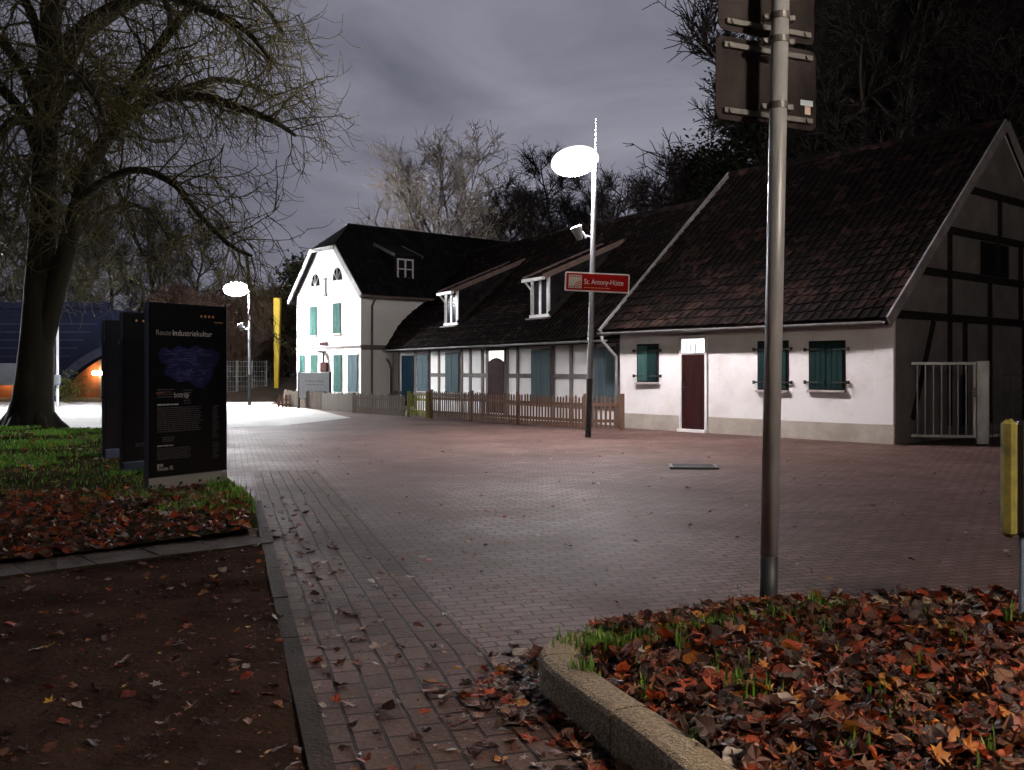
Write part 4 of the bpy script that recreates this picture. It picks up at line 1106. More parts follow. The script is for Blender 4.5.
for x in (0.22, 0.34, 0.46, 0.58): m_.tube([(x, yy+0.0005, 2.24), (x, yy-0.001, 2.24)], 0.017, 10)
m_.build('dot_row', M['print_orange'], pn2)
m_ = MB(); text_lines(m_, 0.72, 1.1, 2.02, 2.12, 2, rr, yy, 0.5, 0.1); m_.build('heading', M['print_grey'], pn2)
m_ = MB(); text_lines(m_, 0.2, 0.5, 0.40, 0.46, 2, rr, yy, 0.6, 0.1); m_.build('text_block', M['print_grey'], pn2)
m_ = MB(); m_.bbox((0.003, -0.045, -0.02), (PWID-0.003, 0.045, 0.185), 0.006); m_.build('foot_plate', M['stele_edge'], pn2)
p3 = G(103.5, 462.5) + Vector((0,0,0.03))
pn3 = panel_body(p3, 'rearmost black panel with grey photographs printed on it')
m_ = MB(); m_.box((0.30, yy-0.001, 1.10), (1.05, yy, 1.30)); m_.box((0.30, yy-0.001, 0.92), (0.62, yy, 1.06)); m_.box((0.30, yy-0.001, 1.58), (1.05, yy, 1.80)); m_.build('picture_print', M['print_grey'], pn3)
m_ = MB(); text_lines(m_, 0.25, 0.95, 1.95, 2.06, 3, rr, yy, 0.5, 0.2); text_lines(m_, 0.28, 0.9, 0.36, 0.42, 3, rr, yy, 0.5, 0.2); m_.build('text_block', M['print_grey'], pn3)
m_ = MB(); m_.bbox((0.003, -0.045, -0.02), (PWID-0.003, 0.045, 0.185), 0.006); m_.build('foot_plate', M['stele_edge'], pn3)

# ------------------------------------------------------------------ sign post seen from behind
spY = 5.80
spb = Vector(((768.0-512)/F*spY, spY, 0.10))
top_x = (780.5-512)/F*spY
zt_ = EYE + 420/F*spY
lean_x = (top_x - spb.x)/((EYE+370/F*spY) - 0.10)
sp = thing('sign_post', 'grey steel post in the leaf bed carrying two square sign plates seen from behind', 'sign', spb)
m_ = MB(); m_.tube([(0,0,-0.15),(lean_x*0.33,0,0.33)], 0.0545, 20); m_.build('post_foot', M['pole_dark'], sp, smooth=False)
m_ = MB(); m_.tube([(lean_x*0.33,0,0.33),(lean_x*zt_,0,zt_)], 0.052, 24, cap=True); m_.build('post', M['galv_post'] if 'galv_post' in M else M['galv'], sp, smooth=False)
for p_ in sp.children:
    for f in p_.data.polygons:
        if len(f.vertices) == 4: f.use_smooth = True
pdv = Vector((0.912, 0.41, 0)); prz2 = math.atan2(pdv.y, pdv.x)
def back_plate(px0, py_top, py_bot, px1, label_hint, idx):
    a = P(px0, py_bot, spY-0.02); at_ = P(px0, py_top, spY-0.02)
    # right edge: along pdv until column px1
    k = (px1-512)/F; t = (k*a.y - a.x)/(pdv.x - k*pdv.y)
    Wp = t; Hp = at_.z - a.z
    m_ = MB()
    m_.prism_y(rrect(0, Wp, 0, Hp, 0.05), 0.0, 0.004)
    o = m_.build('sign_plate', M['plate_back'], sp)
    off = Vector((a.x, a.y, a.z)) - spb + Vector((0, 0.075, 0))
    o.location = off; o.rotation_euler = (0, 0, prz2)
    for z in (0.055, Hp-0.055):
        rl = MB(); rl.bbox((0.05, -0.022, z-0.017), (Wp-0.04, -0.0005, z+0.017), 0.003)
        rl.build('rail', M['alu'], o)
        for bx_ in (0.09, Wp-0.09):
            bt = MB(); bt.tube([(bx_, -0.0225, z), (bx_, -0.034, z)], 0.014, 8); bt.build('bolt', M['alu'], o)
    return o, Wp, Hp
pl1, Wp, Hp = back_plate(718.5, 30, 115, 819.5, '', 0)
m_ = MB(); m_.box((Wp-0.125, -0.0015, 0.155), (Wp-0.025, -0.0004, 0.19)); so = m_.build('sticker', mat('pale sticker', (0.5,0.6,0.66), 0.5, (0.42,0.52,0.58), 20), pl1)
m_ = MB(); m_.box((Wp-0.09, -0.0015, 0.10), (Wp-0.045, -0.0004, 0.152)); m_.build('sticker', mat('pink sticker', (0.55,0.22,0.18), 0.5, (0.6,0.5,0.5), 20), pl1)
pl2, Wp2, Hp2 = back_plate(721, -60, 24.5, 818, '', 1)
for zc in (pl1.location.z+0.06, pl1.location.z+Hp-0.055, pl2.location.z+0.055):
    c = MB(); cx_ = lean_x*zc
    c.tube([(cx_, 0, zc-0.02), (cx_, 0, zc+0.02)], 0.058, 20); c.bbox((cx_-0.10, 0.0, zc-0.018), (cx_-0.05, 0.05, zc+0.018), 0.004); c.bbox((cx_+0.05, 0.02, zc-0.018), (cx_+0.10, 0.07, zc+0.018), 0.004)
    c.tube([(cx_-0.085, -0.012, zc), (cx_-0.085, 0.0, zc)], 0.014, 8)
    c.build('clamp', M['alu'], sp)

# bin with yellow side at the right edge
bx = thing('post_box', 'flat black box with yellow side on a thin blue post in the leaf bed', 'box', P(1022, 625, 5.4).xy.to_3d() + Vector((0.0,0,0.12)))
z0b, z1b = EYE-(535-HOR)/F*5.4-0.12, EYE-(421-HOR)/F*5.4-0.12
xl = ((1001-1022)/F*5.4)
m_ = MB(); m_.tube([(0,0,-0.15),(0,0,z0b+0.1)], 0.017, 10); m_.build('post', M['blue_post'], bx)
m_ = MB(); m_.bbox((xl+0.075, -0.055, z0b), (xl+0.62, 0.045, z1b), 0.02); m_.build('body', M['bin_dark'], bx)
m_ = MB(); m_.bbox((xl, -0.06, z0b-0.01), (xl+0.074, 0.03, z1b+0.012), 0.025); m_.build('side_panel', M['yellow_dull'], bx)

# drain cover
dc = G(693, 467.5)
dr = thing('drain_cover', 'flat cast iron drain cover lying in the paving before the cottage door', 'drain cover', (dc.x, dc.y, 0.003), NF.rot+0.75)
m_ = MB(); m_.bbox((-0.38, -0.30, 0.0), (0.38, -0.24, 0.03), 0.004); m_.bbox((-0.38, 0.24, 0.0), (0.38, 0.30, 0.03), 0.004); m_.bbox((-0.38, -0.24, 0.0), (-0.32, 0.24, 0.03), 0.004); m_.bbox((0.32, -0.24, 0.0), (0.38, 0.24, 0.03), 0.004)
m_.build('frame', M['drain'], dr)
m_ = MB()
for i in range(9): y = -0.22+0.055*i; m_.box((-0.319, y-0.016, 0.003), (0.319, y+0.016, 0.024))
m_.build('grate', M['drain'], dr)

# ------------------------------------------------------------------ far left: bridge, lit brick wall, posts, yellow stele
bY = 50.0
def bp(px, py): q = P(px, py, bY); return (q.x, q.z)
arch = []
for px_, py_ in ((56,397),(62,387),(70,377),(82,367),(95,359),(108,353),(125,348),(142,347),(160,350),(178,358),(192,370),(200,385),(204,397)): arch.append(bp(px_, py_))
arch[0] = (arch[0][0], -0.1); arch[-1] = (arch[-1][0], -0.1)
zt = bp(0, 309)[1]; xl, xr = -34.0, bp(211, 390)[0]
br = MB()
poly = [(xl, 1.35), (bp(18,383)[0], 1.35), (bp(18,383)[0], -0.1)] + arch + [(xr, -0.1), (xr, zt-0.6), (bp(110,0)[0], zt), (xl, zt)]
# strips of the wall between arch and deck, so that every face stays convex
top = lambda x: zt if x < bp(110,0)[0] else zt - 0.6*(x-bp(110,0)[0])/(xr-bp(110,0)[0])
def wall_strip(x0, z0, x1, z1):
    for_y = (bY, bY+0.7)
    vs = [(x0,bY,z0),(x1,bY,z1),(x1,bY,top(x1)),(x0,bY,top(x0)),(x0,bY+0.7,z0),(x1,bY+0.7,z1),(x1,bY+0.7,top(x1)),(x0,bY+0.7,top(x0))]
    br.add(vs, [(0,1,2,3),(7,6,5,4),(0,4,5,1),(3,2,6,7),(0,3,7,4),(1,5,6,2)])
wall_strip(xl, 0.75, bp(18,0)[0], 0.75); wall_strip(bp(18,0)[0], -0.1, arch[0][0], -0.1)
for (xa, za), (xb, zb) in zip(arch[:-1], arch[1:]): wall_strip(xa, za, xb, zb)
wall_strip(arch[-1][0], -0.1, xr, -0.1)
bg = thing('bridge', 'blue grey arched bridge behind the big tree', 'bridge', (0,0,0))
br.build('arch_wall', M['bridge'], bg)
ar = MB()
for (xa, za), (xb, zb) in zip(arch[1:-2], arch[2:-1]):
    d_ = Vector((xb-xa, 0, zb-za)).normalized(); n_ = Vector((-d_.z, 0, d_.x))
    if n_.z < 0: n_ = -n_
    q0, q1 = Vector((xa, 0, za)), Vector((xb, 0, zb))
    for y_ in (bY-0.08,): ar.add([(q0.x, y_, q0.z), (q1.x, y_, q1.z), (q1.x+n_.x*.42, y_, q1.z+n_.z*.42), (q0.x+n_.x*.42, y_, q0.z+n_.z*.42), (q0.x, bY-0.003, q0.z), (q1.x, bY-0.003, q1.z), (q1.x+n_.x*.42, bY-0.003, q1.z+n_.z*.42), (q0.x+n_.x*.42, bY-0.003, q0.z+n_.z*.42)], [(0,1,2,3),(0,4,5,1),(2,6,7,3)])
ar.build('arch_ring', M['bridge_ring'], bg)
rb_ = MB()
for k in range(5): rb_.box((xl, bY-0.03, 2.25+k*0.42), (arch[3][0]-0.6+k*0.35, bY-0.004, 2.29+k*0.42))
rb_.build('shutter_marks', M['bridge_ring'], bg)
m_ = MB(); m_.box((xl, bY-0.25, zt+0.002), (bp(110,0)[0], bY+0.2, zt+0.35)); m_.build('parapet', M['bridge'], bg)
m_ = MB(); m_.box((xl, bY-0.02, 0.76), (bp(17,0)[0], bY-0.005, 1.9)); m_.build('pale_band', M['band'], bg)
M['brickwall'] = paver_mat('orange brick wall', 0, 0.5, 0.16, (0.36,0.14,0.06), (0.26,0.095,0.045), (0.2,0.15,0.12), 0.8, 0.008, (0.2,0.09,0.05))
bw = MB(); bw.box((-44, bY+6.0, -0.1), (-17, bY+6.3, 3.6))
bwo = thing('brick_wall', 'orange lit brick wall seen through the bridge arch', 'wall', (0,0,0))
bw.build('wall', M['brickwall'], bwo)
m_ = MB()
for x in range(-42, -17, 2): m_.box((x-0.07, bY+5.9, -0.1), (x+0.07, bY+5.995, 3.62))
m_.box((-44, bY+5.92, 3.6), (-17, bY+6.4, 3.75)); m_.build('pilasters', M['timber'], bwo)
wp = P(98, 373, bY+5.7)
wlmp = thing('wall_lamp', 'small warm lamp on the brick wall under the bridge', 'lamp', wp)
m_ = MB(); m_.bbox((-0.32, -0.06, -0.11), (0.32, 0.06, 0.11), 0.03); m_.build('lamp_glass', emit('warm lamp glass', (1.0,0.60,0.30), 100.0), wlmp)
m_ = MB(); m_.bbox((-0.25, 0.062, -0.08), (0.25, 0.21, 0.08), 0.01); m_.build('bracket', M['iron'], wlmp)
wl2 = copy_tree(wlmp); wl2.location = P(8, 376, bY+5.7); wl2['label'] = 'small warm lamp left of the trunk on the lit brick wall'
wlmp['label'] = 'small warm lamp right of the trunk on the lit brick wall'

wpY = 41.0
q = P(57.5, 404, wpY)
wp_ = thing('white_post', 'thin white post with a small box beside the tree trunk', 'post', (q.x, q.y, 0))
ztp = EYE-(318-HOR)/F*wpY
m_ = MB(); m_.tube([(0,0,-0.1),(0,0,ztp)], [0.06,0.05], 10); m_.build('pole', M['white_post'], wp_)
zbx = EYE-(380-HOR)/F*wpY
m_ = MB(); m_.bbox((-0.22, -0.22, zbx-0.22), (0.18, -0.075, zbx+0.22), 0.02); m_.build('box', M['band'], wp_)

yq = P(276.5, 384, 55.0)
ys = thing('yellow_stele', 'tall tapering yellow stele beside the far street lamp', 'stele', (yq.x, yq.y, 0.35))
zt = EYE-(298-HOR)/F*55 - 0.35
m_ = MB()
w0, w1 = 0.11, 0.19
vs = [(-w0,-w0,-0.3),(w0,-w0,-0.3),(w0,w0,-0.3),(-w0,w0,-0.3),(-w1+0.06,-w1,zt),(w1+0.06,-w1,zt),(w1+0.06,w1,zt),(-w1+0.06,w1,zt)]
m_.add(vs, [(3,2,1,0),(4,5,6,7),(0,1,5,4),(1,2,6,5),(2,3,7,6),(3,0,4,7)]); m_.build('shaft', M['yellow'], ys)
m_ = MB(); m_.box((-0.4,-0.4,-0.4),(0.4,0.4,0.02)); m_.build('base', M['pole_dark'], ys)
mesh_fence(P(222, 405, 52.5).xy.to_3d(), P(267, 404, 55.5).xy.to_3d(), 2.05, 'tall pale mesh fence behind the far street lamp', M['galv'], 0.2, 1.3, 7)

# ------------------------------------------------------------------ trees
def grow(out, p, d, Ln, r0, rng, seg, jit, grav, up_tip=0.0, r1=0.25, wob=0.0):
    """one branch: list of points with radii; gravity bends it down, up_tip turns the end up again"""
    n = max(3, int(Ln/seg)); step = Ln/n
    pts, rad = [p.copy()], [r0]
    d = d.normalized()
    for i in range(n):
        t = (i+1)/n
        g = grav if t < 0.7 else grav*0.2 - up_tip
        d = (d + Vector((rng.gauss(0,jit), rng.gauss(0,jit), rng.gauss(0,jit) - g))).normalized()
        p = p + d*step
        pts.append(p.copy()); rad.append(r0*(1-t) + r0*r1*t)
    out.append((pts, rad)); return pts, rad

def perp(d, rng):
    a = rng.uniform(0, 2*math.pi); u = d.cross(Vector((0,0,1)))
    if u.length < 0.05: u = Vector((1,0,0))
    u.normalize(); v = d.cross(u); return u*math.cos(a) + v*math.sin(a)

def at_line(pts, t):
    f = t*(len(pts)-1); i = min(int(f), len(pts)-2); k = f-i
    return pts[i].lerp(pts[i+1], k), (pts[i+1]-pts[i]).normalized()

def to_mesh(lines, name, m, parent, sides):
    mb = MB()
    for (pts, rad), n in zip(lines, sides): mb.tube(pts, rad, n, cap=False)
    return mb.build(name, m, parent, smooth=True)

# --- the big bare tree on the left
tY = 25.6
rng = random.Random(42)
tb_ = Vector(((36-512)/F*tY, tY, 0.0))
big = thing('bare_tree', 'huge bare tree with drooping twigs on the lawn at the left', 'tree', tb_)
def tp(px, py, dy=0.0):
    Y = tY + dy; return P(px, py, Y) - tb_
limbs = []
trunk = [tp(30,436), tp(30.5,425), tp(31,415), tp(33,400), tp(34.5,380), tp(37.5,335), tp(40,285), tp(43,235,0.1), tp(44.5,171,0.1), tp(46,103,0.2), tp(50,50,0.4), tp(51,0,0.5), tp(47,-60,0.6), tp(50,-130,0.4), tp(54,-200,0.2)]
trad = [0.86,0.70,0.59,0.52,0.48,0.42,0.385,0.355,0.33,0.32,0.29,0.26,0.19,0.12,0.05]
limbs.append((trunk, trad))
def limb(pts, r0, r1=0.035):
    pts = [p.to_3d() for p in smooth_line3(pts)]
    n = len(pts); limbs.append((pts, [r0*(1-i/(n-1))**0.8 + r1 for i in range(n)]))
def smooth_line3(pts, k=4):
    out = []
    for i in range(len(pts)-1):
        p0 = pts[max(i-1,0)]; p1 = pts[i]; p2 = pts[i+1]; p3 = pts[min(i+2,len(pts)-1)]
        for j in range(k):
            t = j/k
            out.append(0.5*((2*p1) + (p2-p0)*t + (2*p0-5*p1+4*p2-p3)*t*t + (3*p1-p0-3*p2+p3)*t**3))
    out.append(pts[-1]); return out
limb([tp(43,345,0),tp(53,305,-0.1),tp(64,262,-0.3),tp(75,218,-0.5),tp(90,168,-0.7),tp(112,132,-0.9),tp(150,100,-1.0),tp(200,97,-1.2),tp(245,110,-1.4),tp(275,122,-1.6),tp(296,136,-1.7)], 0.25)
limb([tp(112,130,-0.9),tp(130,90,-1.6),tp(160,45,-2.0),tp(205,-10,-2.5),tp(250,-60,-3)], 0.15)
limb([tp(46,150,0.2),tp(62,98,0.6),tp(85,85,1.2),tp(130,92,1.8),tp(175,92,2.2),tp(215,80,2.8),tp(250,85,3.4),tp(275,98,3.8)], 0.19)
limb([tp(50,90,0.3),tp(75,45,0.8),tp(120,10,1.5),tp(175,-18,2.0),tp(225,-15,2.5),tp(262,5,2.9),tp(285,35,3.0)], 0.17)
limb([tp(50,60,0.4),tp(90,20,-0.6),tp(150,-5,-1.6),tp(205,10,-2.4),tp(245,30,-3),tp(272,62,-3.2)], 0.14)
limb([tp(43,175,0),tp(30,128,-0.5),tp(12,122,-1.0),tp(-8,150,-1.5),tp(-25,190,-1.8),tp(-35,240,-2)], 0.15)
limb([tp(44,150,0),tp(20,110,0.8),tp(-20,70,1.6),tp(-70,50,2.4),tp(-130,60,3)], 0.17)
limb([tp(46,130,0),tp(28,80,-1.0),tp(0,40,-2.0),tp(-40,5,-3),tp(-90,0,-4)], 0.15)
limb([tp(47,110,0),tp(60,80,-1.5),tp(68,70,-3.0),tp(80,75,-4.4),tp(95,95,-5.6),tp(105,125,-6.2)], 0.15)
limb([tp(46,120,0.2),tp(60,70,2.0),tp(78,50,3.6),tp(95,60,5.2),tp(110,85,6.4)], 0.15)
limb([tp(49,70,0.4),tp(30,10,1),tp(0,-40,2),tp(-50,-70,3)], 0.13)
limb([tp(50,30,0.4),tp(75,-30,0.2),tp(110,-80,0),tp(165,-110,0),tp(225,-105,0)], 0.13)
limb([tp(50,10,0.4),tp(60,-60,1.5),tp(90,-120,2.5),tp(130,-160,3)], 0.11)
limb([tp(50,0,0.4),tp(30,-70,-1),tp(0,-120,-2),tp(-40,-150,-2)], 0.11)
limb([tp(47,150,0.2),tp(58,150,2.0),tp(68,165,4.2),tp(80,205,6.0),tp(92,248,7.2),tp(104,270,7.8)], 0.10)
limb([tp(48,130,0.2),tp(70,130,2.2),tp(95,150,4.0),tp(120,195,5.4),tp(136,240,6.2),tp(150,262,6.6)], 0.10)
limb([tp(46,150,0.2),tp(36,150,2.0),tp(24,180,4.0),tp(12,230,5.4),tp(2,268,6.2)], 0.09)
limb([tp(46,170,0.2),tp(52,175,2.6),tp(56,205,5.0),tp(62,250,6.4),tp(70,275,7.0)], 0.08)
limb([tp(80,200,-0.6),tp(105,180,-1.6),tp(140,170,-2.6),tp(175,185,-3.4),tp(200,215,-3.9),tp(230,245,-4.1),tp(252,256,-4.2)], 0.075)
limb([tp(62,255,-0.3),tp(85,225,0.6),tp(120,205,1.5),tp(150,212,2.2),tp(170,240,2.8)], 0.07)
tl, ts = [], []
for pts, rad in limbs[1:]:
    tl.append((pts, rad)); ts.append(9)
tl.insert(0, limbs[0]); ts.insert(0, 18)
# flare and knobbly trunk
mb = MB()
for (pts, rad), n_ in zip(tl, ts): mb.tube(pts, rad, n_, cap=False)
for k in range(6):
    a = k*1.05+0.3; mb.tube([Vector((0.34*math.cos(a)-.13,0.34*math.sin(a),0.55)), Vector((0.50*math.cos(a)-.14,0.50*math.sin(a),0.22)), Vector((0.68*math.cos(a)-.14,0.68*math.sin(a),0.06)), Vector((0.95*math.cos(a)-.14,0.95*math.sin(a),-0.06))], [0.14,0.20,0.16,0.07], 8, cap=False)
mb.build('trunk', M['bark'], big, smooth=True)
cl, cs = [], []
for li, (pts, rad) in enumerate(limbs):
    Ltot_ = sum((pts[i+1]-pts[i]).length for i in range(len(pts)-1))
    t0 = 0.45 if li == 0 else 0.22
    nb = int(Ltot_*(1.3 if li == 0 else 3.9))
    for b in range(nb):
        t = t0 + (1-t0)*(b+rng.random())/nb
        p, d = at_line(pts, min(t, 0.995))
        out_d = (d*0.7 + perp(d, rng)*0.95 + Vector((0,0,0.15))).normalized()
        r0 = min(0.038, max(0.02, rad[min(int(t*(len(rad)-1)), len(rad)-1)]*0.32))
        Lb = rng.uniform(1.2, 3.2)*(1.2 - 0.72*t)
        bpts, brad = grow(cl, p, out_d, Lb, r0, rng, 0.26, 0.12, 0.075, 0.16, 0.35); cs.append(5)
        nt = int(Lb*5.0)
        for k in range(nt):
            tt = 0.15 + 0.85*(k+rng.random())/nt
            p2, d2 = at_line(bpts, min(tt, 0.99))
            dd = (d2*0.55 + perp(d2, rng)*0.7 + Vector((0,0,-0.45))).normalized()
            Lt = rng.uniform(0.5, 1.8)*(1.1-0.35*t)
            tpts, trd = grow(cl, p2, dd, Lt*1.02, 0.0125, rng, 0.17, 0.11, 0.19, 0.42, 0.5); cs.append(3)
            for q_ in range(rng.randint(1, 3)):
                p3, d3 = at_line(tpts, rng.uniform(0.3, 0.95))
                dd = (d3*0.5 + perp(d3, rng)*0.75 + Vector((0,0,-0.1))).normalized()
                grow(cl, p3, dd, rng.uniform(0.25, 0.75), 0.0095, rng, 0.13, 0.12, 0.03, 0.36, 0.6); cs.append(3)
to_mesh(cl, 'crown', M['twig'], big, cs)

# --- prototypes for the trees behind
def bare_proto(name, label, H, spread, seed, mb_, mt, r0, dens=1.0, group=None, fork=0.22, stems=1, rounded=False):
    rng = random.Random(seed)
    root = thing(name, label, 'tree', (0,0,-200), 0, group)
    L0, L1, S1 = [], [], []
    for s in range(stems):
        d0_ = Vector((rng.gauss(0,0.06), rng.gauss(0,0.06), 1)) if stems == 1 else Vector((rng.gauss(0,0.35), rng.gauss(0,0.35), 1))
        tr, trr = grow(L0, Vector((rng.gauss(0,0.1),rng.gauss(0,0.1),-0.2)), d0_, H*(0.62 if rounded else 0.93), r0/stems**0.5, rng, H/16, 0.05, -0.01, 0, 0.06)
        nlimb = int(15*dens)
        for i in range(nlimb):
            t = fork + (0.97-fork)*(i+rng.random())/nlimb
            p, d = at_line(tr, t)
            w = perp(d, rng); dd = (w*0.85 + Vector((0,0,0.75))).normalized()
            Lb = H*spread*(1.1 - 0.75*(t-fork)/(1-fork))*rng.uniform(0.75, 1.15)
            if rounded:
                dd = (w*(1.0-0.55*t) + Vector((0,0,0.45+0.6*t))).normalized(); Lb = H*spread*rng.uniform(0.82, 1.05)
            rb = r0*(1-t)*0.5+0.03
            bp_, _ = grow(L0, p, dd, Lb, rb, rng, H/22, 0.09, -0.035, 0, 0.18)
            nsub = int(9*dens)
            for k in range(nsub):
                tt = 0.18+0.82*(k+rng.random())/nsub
                p2, d2 = at_line(bp_, min(tt,0.99))
                dd2 = (d2*0.75 + perp(d2, rng)*0.75 + Vector((0,0,0.25))).normalized()
                Ls = Lb*rng.uniform(0.3,0.68)*(1.15-0.5*tt)
                sp_, _ = grow(L1, p2, dd2, Ls, max(0.030, rb*0.36), rng, H/32, 0.11, -0.02, 0, 0.3); S1.append(4)
                for q_ in range(int(6*dens)):
                    p3, d3 = at_line(sp_, rng.uniform(0.15, 0.99))
                    dd3 = (d3*0.7 + perp(d3, rng)*0.7 + Vector((0,0,0.1))).normalized()
                    tw, _ = grow(L1, p3, dd3, rng.uniform(0.5,1.3)*H/16, 0.023, rng, H/40, 0.14, -0.01, 0, 0.5); S1.append(3)
                    for z_ in range(2):
                        p4, d4 = at_line(tw, rng.uniform(0.2, 0.95))
                        grow(L1, p4, (d4*0.6 + perp(d4, rng)*0.7).normalized(), rng.uniform(0.25,0.6)*H/16, 0.016, rng, H/48, 0.14, 0, 0, 0.6); S1.append(3)
    to_mesh(L0, 'trunk', mb_, root, [8]*len(L0)); to_mesh(L1, 'crown', mt, root, S1)
    return root

def leafy_proto(name, label, H, W, seed, mb_, ml_, group=None, n=5200, size=0.20, conical=0.0, cat='tree'):
    rng = random.Random(seed); root = thing(name, label, cat, (0,0,-200), 0, group)
    L0 = []
    tr, _ = grow(L0, Vector((0,0,-0.2)), Vector((rng.gauss(0,0.05), rng.gauss(0,0.05), 1)), H*0.92, H*0.022, rng, H/12, 0.04, 0, 0, 0.1)
    cl_ = []
    for i in range(26):
        t = 0.22+0.76*(i+rng.random())/26; p, d = at_line(tr, t)
        reach = W*(1-0.85*t if conical else math.sin(math.pi*min(1, 0.12+t*0.9))**0.7)*rng.uniform(0.6,1.1)
        dd = (perp(d, rng) + Vector((0,0,0.35))).normalized()
        bp_, _ = grow(L0, p, dd, max(0.6,reach), H*0.007, rng, H/24, 0.10, -0.02, 0, 0.3)
        for k in range(7):
            pp, _d = at_line(bp_, rng.uniform(0.25, 1.0)); cl_.append((pp + Vector((rng.gauss(0,.3),rng.gauss(0,.3),rng.gauss(0,.3))), rng.uniform(0.35, 0.95)*W/3.2))
    mb = MB(); per = max(4, n//len(cl_))
    for c, rr_ in cl_:
        for k in range(per):
            o = Vector((rng.gauss(0,1), rng.gauss(0,1), rng.gauss(0,0.75)))*rr_*0.5
            p = c+o; a = Vector((rng.gauss(0,1), rng.gauss(0,1), rng.gauss(0,0.6))).normalized(); b = perp(a, rng)
            s = size*rng.uniform(0.6, 1.3)
            mb.add([p - a*s, p + b*s*0.45 + Vector((0,0,s*0.12)), p + a*s, p - b*s*0.45 + Vector((0,0,s*0.12))], [(0,1,2,3)])
    to_mesh(L0, 'trunk', mb_, root, [6]*len(L0)); mb.build('crown', ml_, root)
    return root

def zground(x, y):
    if x < -8.5: return 0.6 if y > 56 else 0.0
    z = hz(x, y)
    if x < 12 and y < 52: z = min(z, -0.3)
    return max(z, -0.1)

def put(proto, x, y, s, rz, label=None, used=set(), z=None):
    o = proto if proto.name not in used else copy_tree(proto)
    used.add(proto.name)
    o.location = (x, y, zground(x, y) if z is None else z); o.rotation_euler = (0, 0, rz); o.scale = (s, s, s)
    if label: o['label'] = label
    return o

pale = bare_proto('bare_tree', 'broad pale bare tree lit by the lamps behind the tall white house', 13.5, 0.40, 5, M['bark_grey'], M['twig_grey'], 0.36, 1.45, fork=0.15, rounded=True)
q = P(430, 250, 58); put(pale, q.x, q.y, 1.17, 0.6, z=1.0)
GW = 'bare trees of the wood behind the roofs'
bA = bare_proto('bare_tree', 'slender bare tree in the wood behind the cottage roofs', 13.0, 0.27, 11, M['bark_grey'], M['twig_red'], 0.22, 1.0, GW)
bB = bare_proto('bare_tree', 'slender bare tree in the wood behind the cottage roofs', 14.5, 0.24, 17, M['bark'], M['twig_red'], 0.24, 1.0, GW)
rng = random.Random(99)
spots = [(478,66,1.02),(492,58,.95),(508,62,1.05),(522,60,1.0),(537,57,.95),(552,64,1.05),(568,60,.95),(585,56,.92),(600,60,1.0),(614,52,.80),(630,56,.92),(643,50,.92),(656,58,1.0),(668,52,.90),(684,52,.92),(676,60,1.0),(530,70,1.05),(575,70,1.1),
         (704,54,.95),(812,56,1.6),(825,50,1.75),(795,53,1.9),(820,48,1.8),(848,54,2.0),(875,46,1.85),(900,50,1.9),(930,47,1.9),(958,52,2.0),(985,46,1.9),(1010,50,2.0),(1040,48,2.0),(812,43,1.5),(858,42,1.55),(884,43,1.6),(915,42,1.5),(944,43,1.6),(990,42,1.6),(1018,42,1.55),(815,62,1.9),(800,66,2.1),(830,62,2.1),(880,64,2.2),(925,62,2.2),(975,64,2.2),(1025,62,2.2)]
for i, (px_, Y, s) in enumerate(spots):
    put((bA, bB)[i % 2], (px_-512)/F*Y, Y, s*rng.uniform(.93,1.07), rng.uniform(0,6.28))
lA = leafy_proto('leafy_tree', 'dark leaf bearing tree massed behind the near cottage roof', 13.5, 3.4, 31, M['bark'], M['leaf_dark'], 'dark leafy trees behind the near cottage', 11000, 0.115)
lB = leafy_proto('leafy_tree', 'dark leaf bearing tree massed behind the near cottage roof', 12.0, 3.0, 37, M['bark'], M['leaf_brown'], 'dark leafy trees behind the near cottage', 7500, 0.105)
for i, (px_, Y, s) in enumerate(((728,48,0.95),(742,52,1.3),(768,48,1.45),(785,52,1.6),(842,50,1.65),(900,48,1.6),(960,48,1.7),(1025,47,1.7),(772,62,1.75),(806,60,2.05),(860,60,2.1),(915,58,2.05),(970,58,2.1),(1030,58,2.1))):
    put((lA, lB)[i % 2], (px_-512)/F*Y, Y, s, rng.uniform(0,6.28))
cf = leafy_proto('evergreen_tree', 'dark evergreen tree at the left shoulder of the tall white house', 8.5, 2.6, 41, M['bark'], M['leaf_dark'], None, 4200, 0.16)
q = P(301, 390, 67); put(cf, q.x, q.y, 1.12, 0.4, z=0.5)
for px_, Y, s_ in ((-20,74,1.15),(15,70,1.0),(48,76,1.2),(82,72,1.05),(112,70,1.1),(140,75,1.2),(168,71,1.0),(196,74,1.05)):
    o_ = put(bA if px_ % 4 else bB, (px_-512)/F*Y, Y, s_*0.92, rng.uniform(0,6.28), 'dark bare tree behind the arched bridge', z=0.3); o_['group'] = 'bare trees behind the arched bridge'
th_ = bare_proto('bare_shrub', 'tangled reddish bare shrub tree behind the far street lamp', 5.6, 0.36, 51, M['bark_grey'], M['twig_warm'], 0.10, 0.9, 'reddish bare shrubs behind the far lamp', fork=0.05, stems=3)
for px_, Y, s in ((205,58,1.1),(222,60,1.0),(236,58,1.05),(250,62,1.1),(259,68,1.3),(270,70,1.3),(284,69,1.25),(296,68,1.2),(190,62,1.2),(175,64,1.3)):
    put(th_, (px_-512)/F*Y, Y, s, rng.uniform(0,6.28), z=0.5)
tw_ = bare_proto('bare_tree', 'spindly grey bare tree rising behind the yellow stele', 9.5, 0.22, 61, M['bark_grey'], M['twig_grey'], 0.13, 0.8, 'spindly bare trees behind the yellow stele', fork=0.15)
for px_, Y, s in ((236,70,0.95),(258,72,1.02),(272,69,0.9),(215,72,0.95)):
    put(tw_, (px_-512)/F*Y, Y, s, rng.uniform(0,6.28), z=0.6)
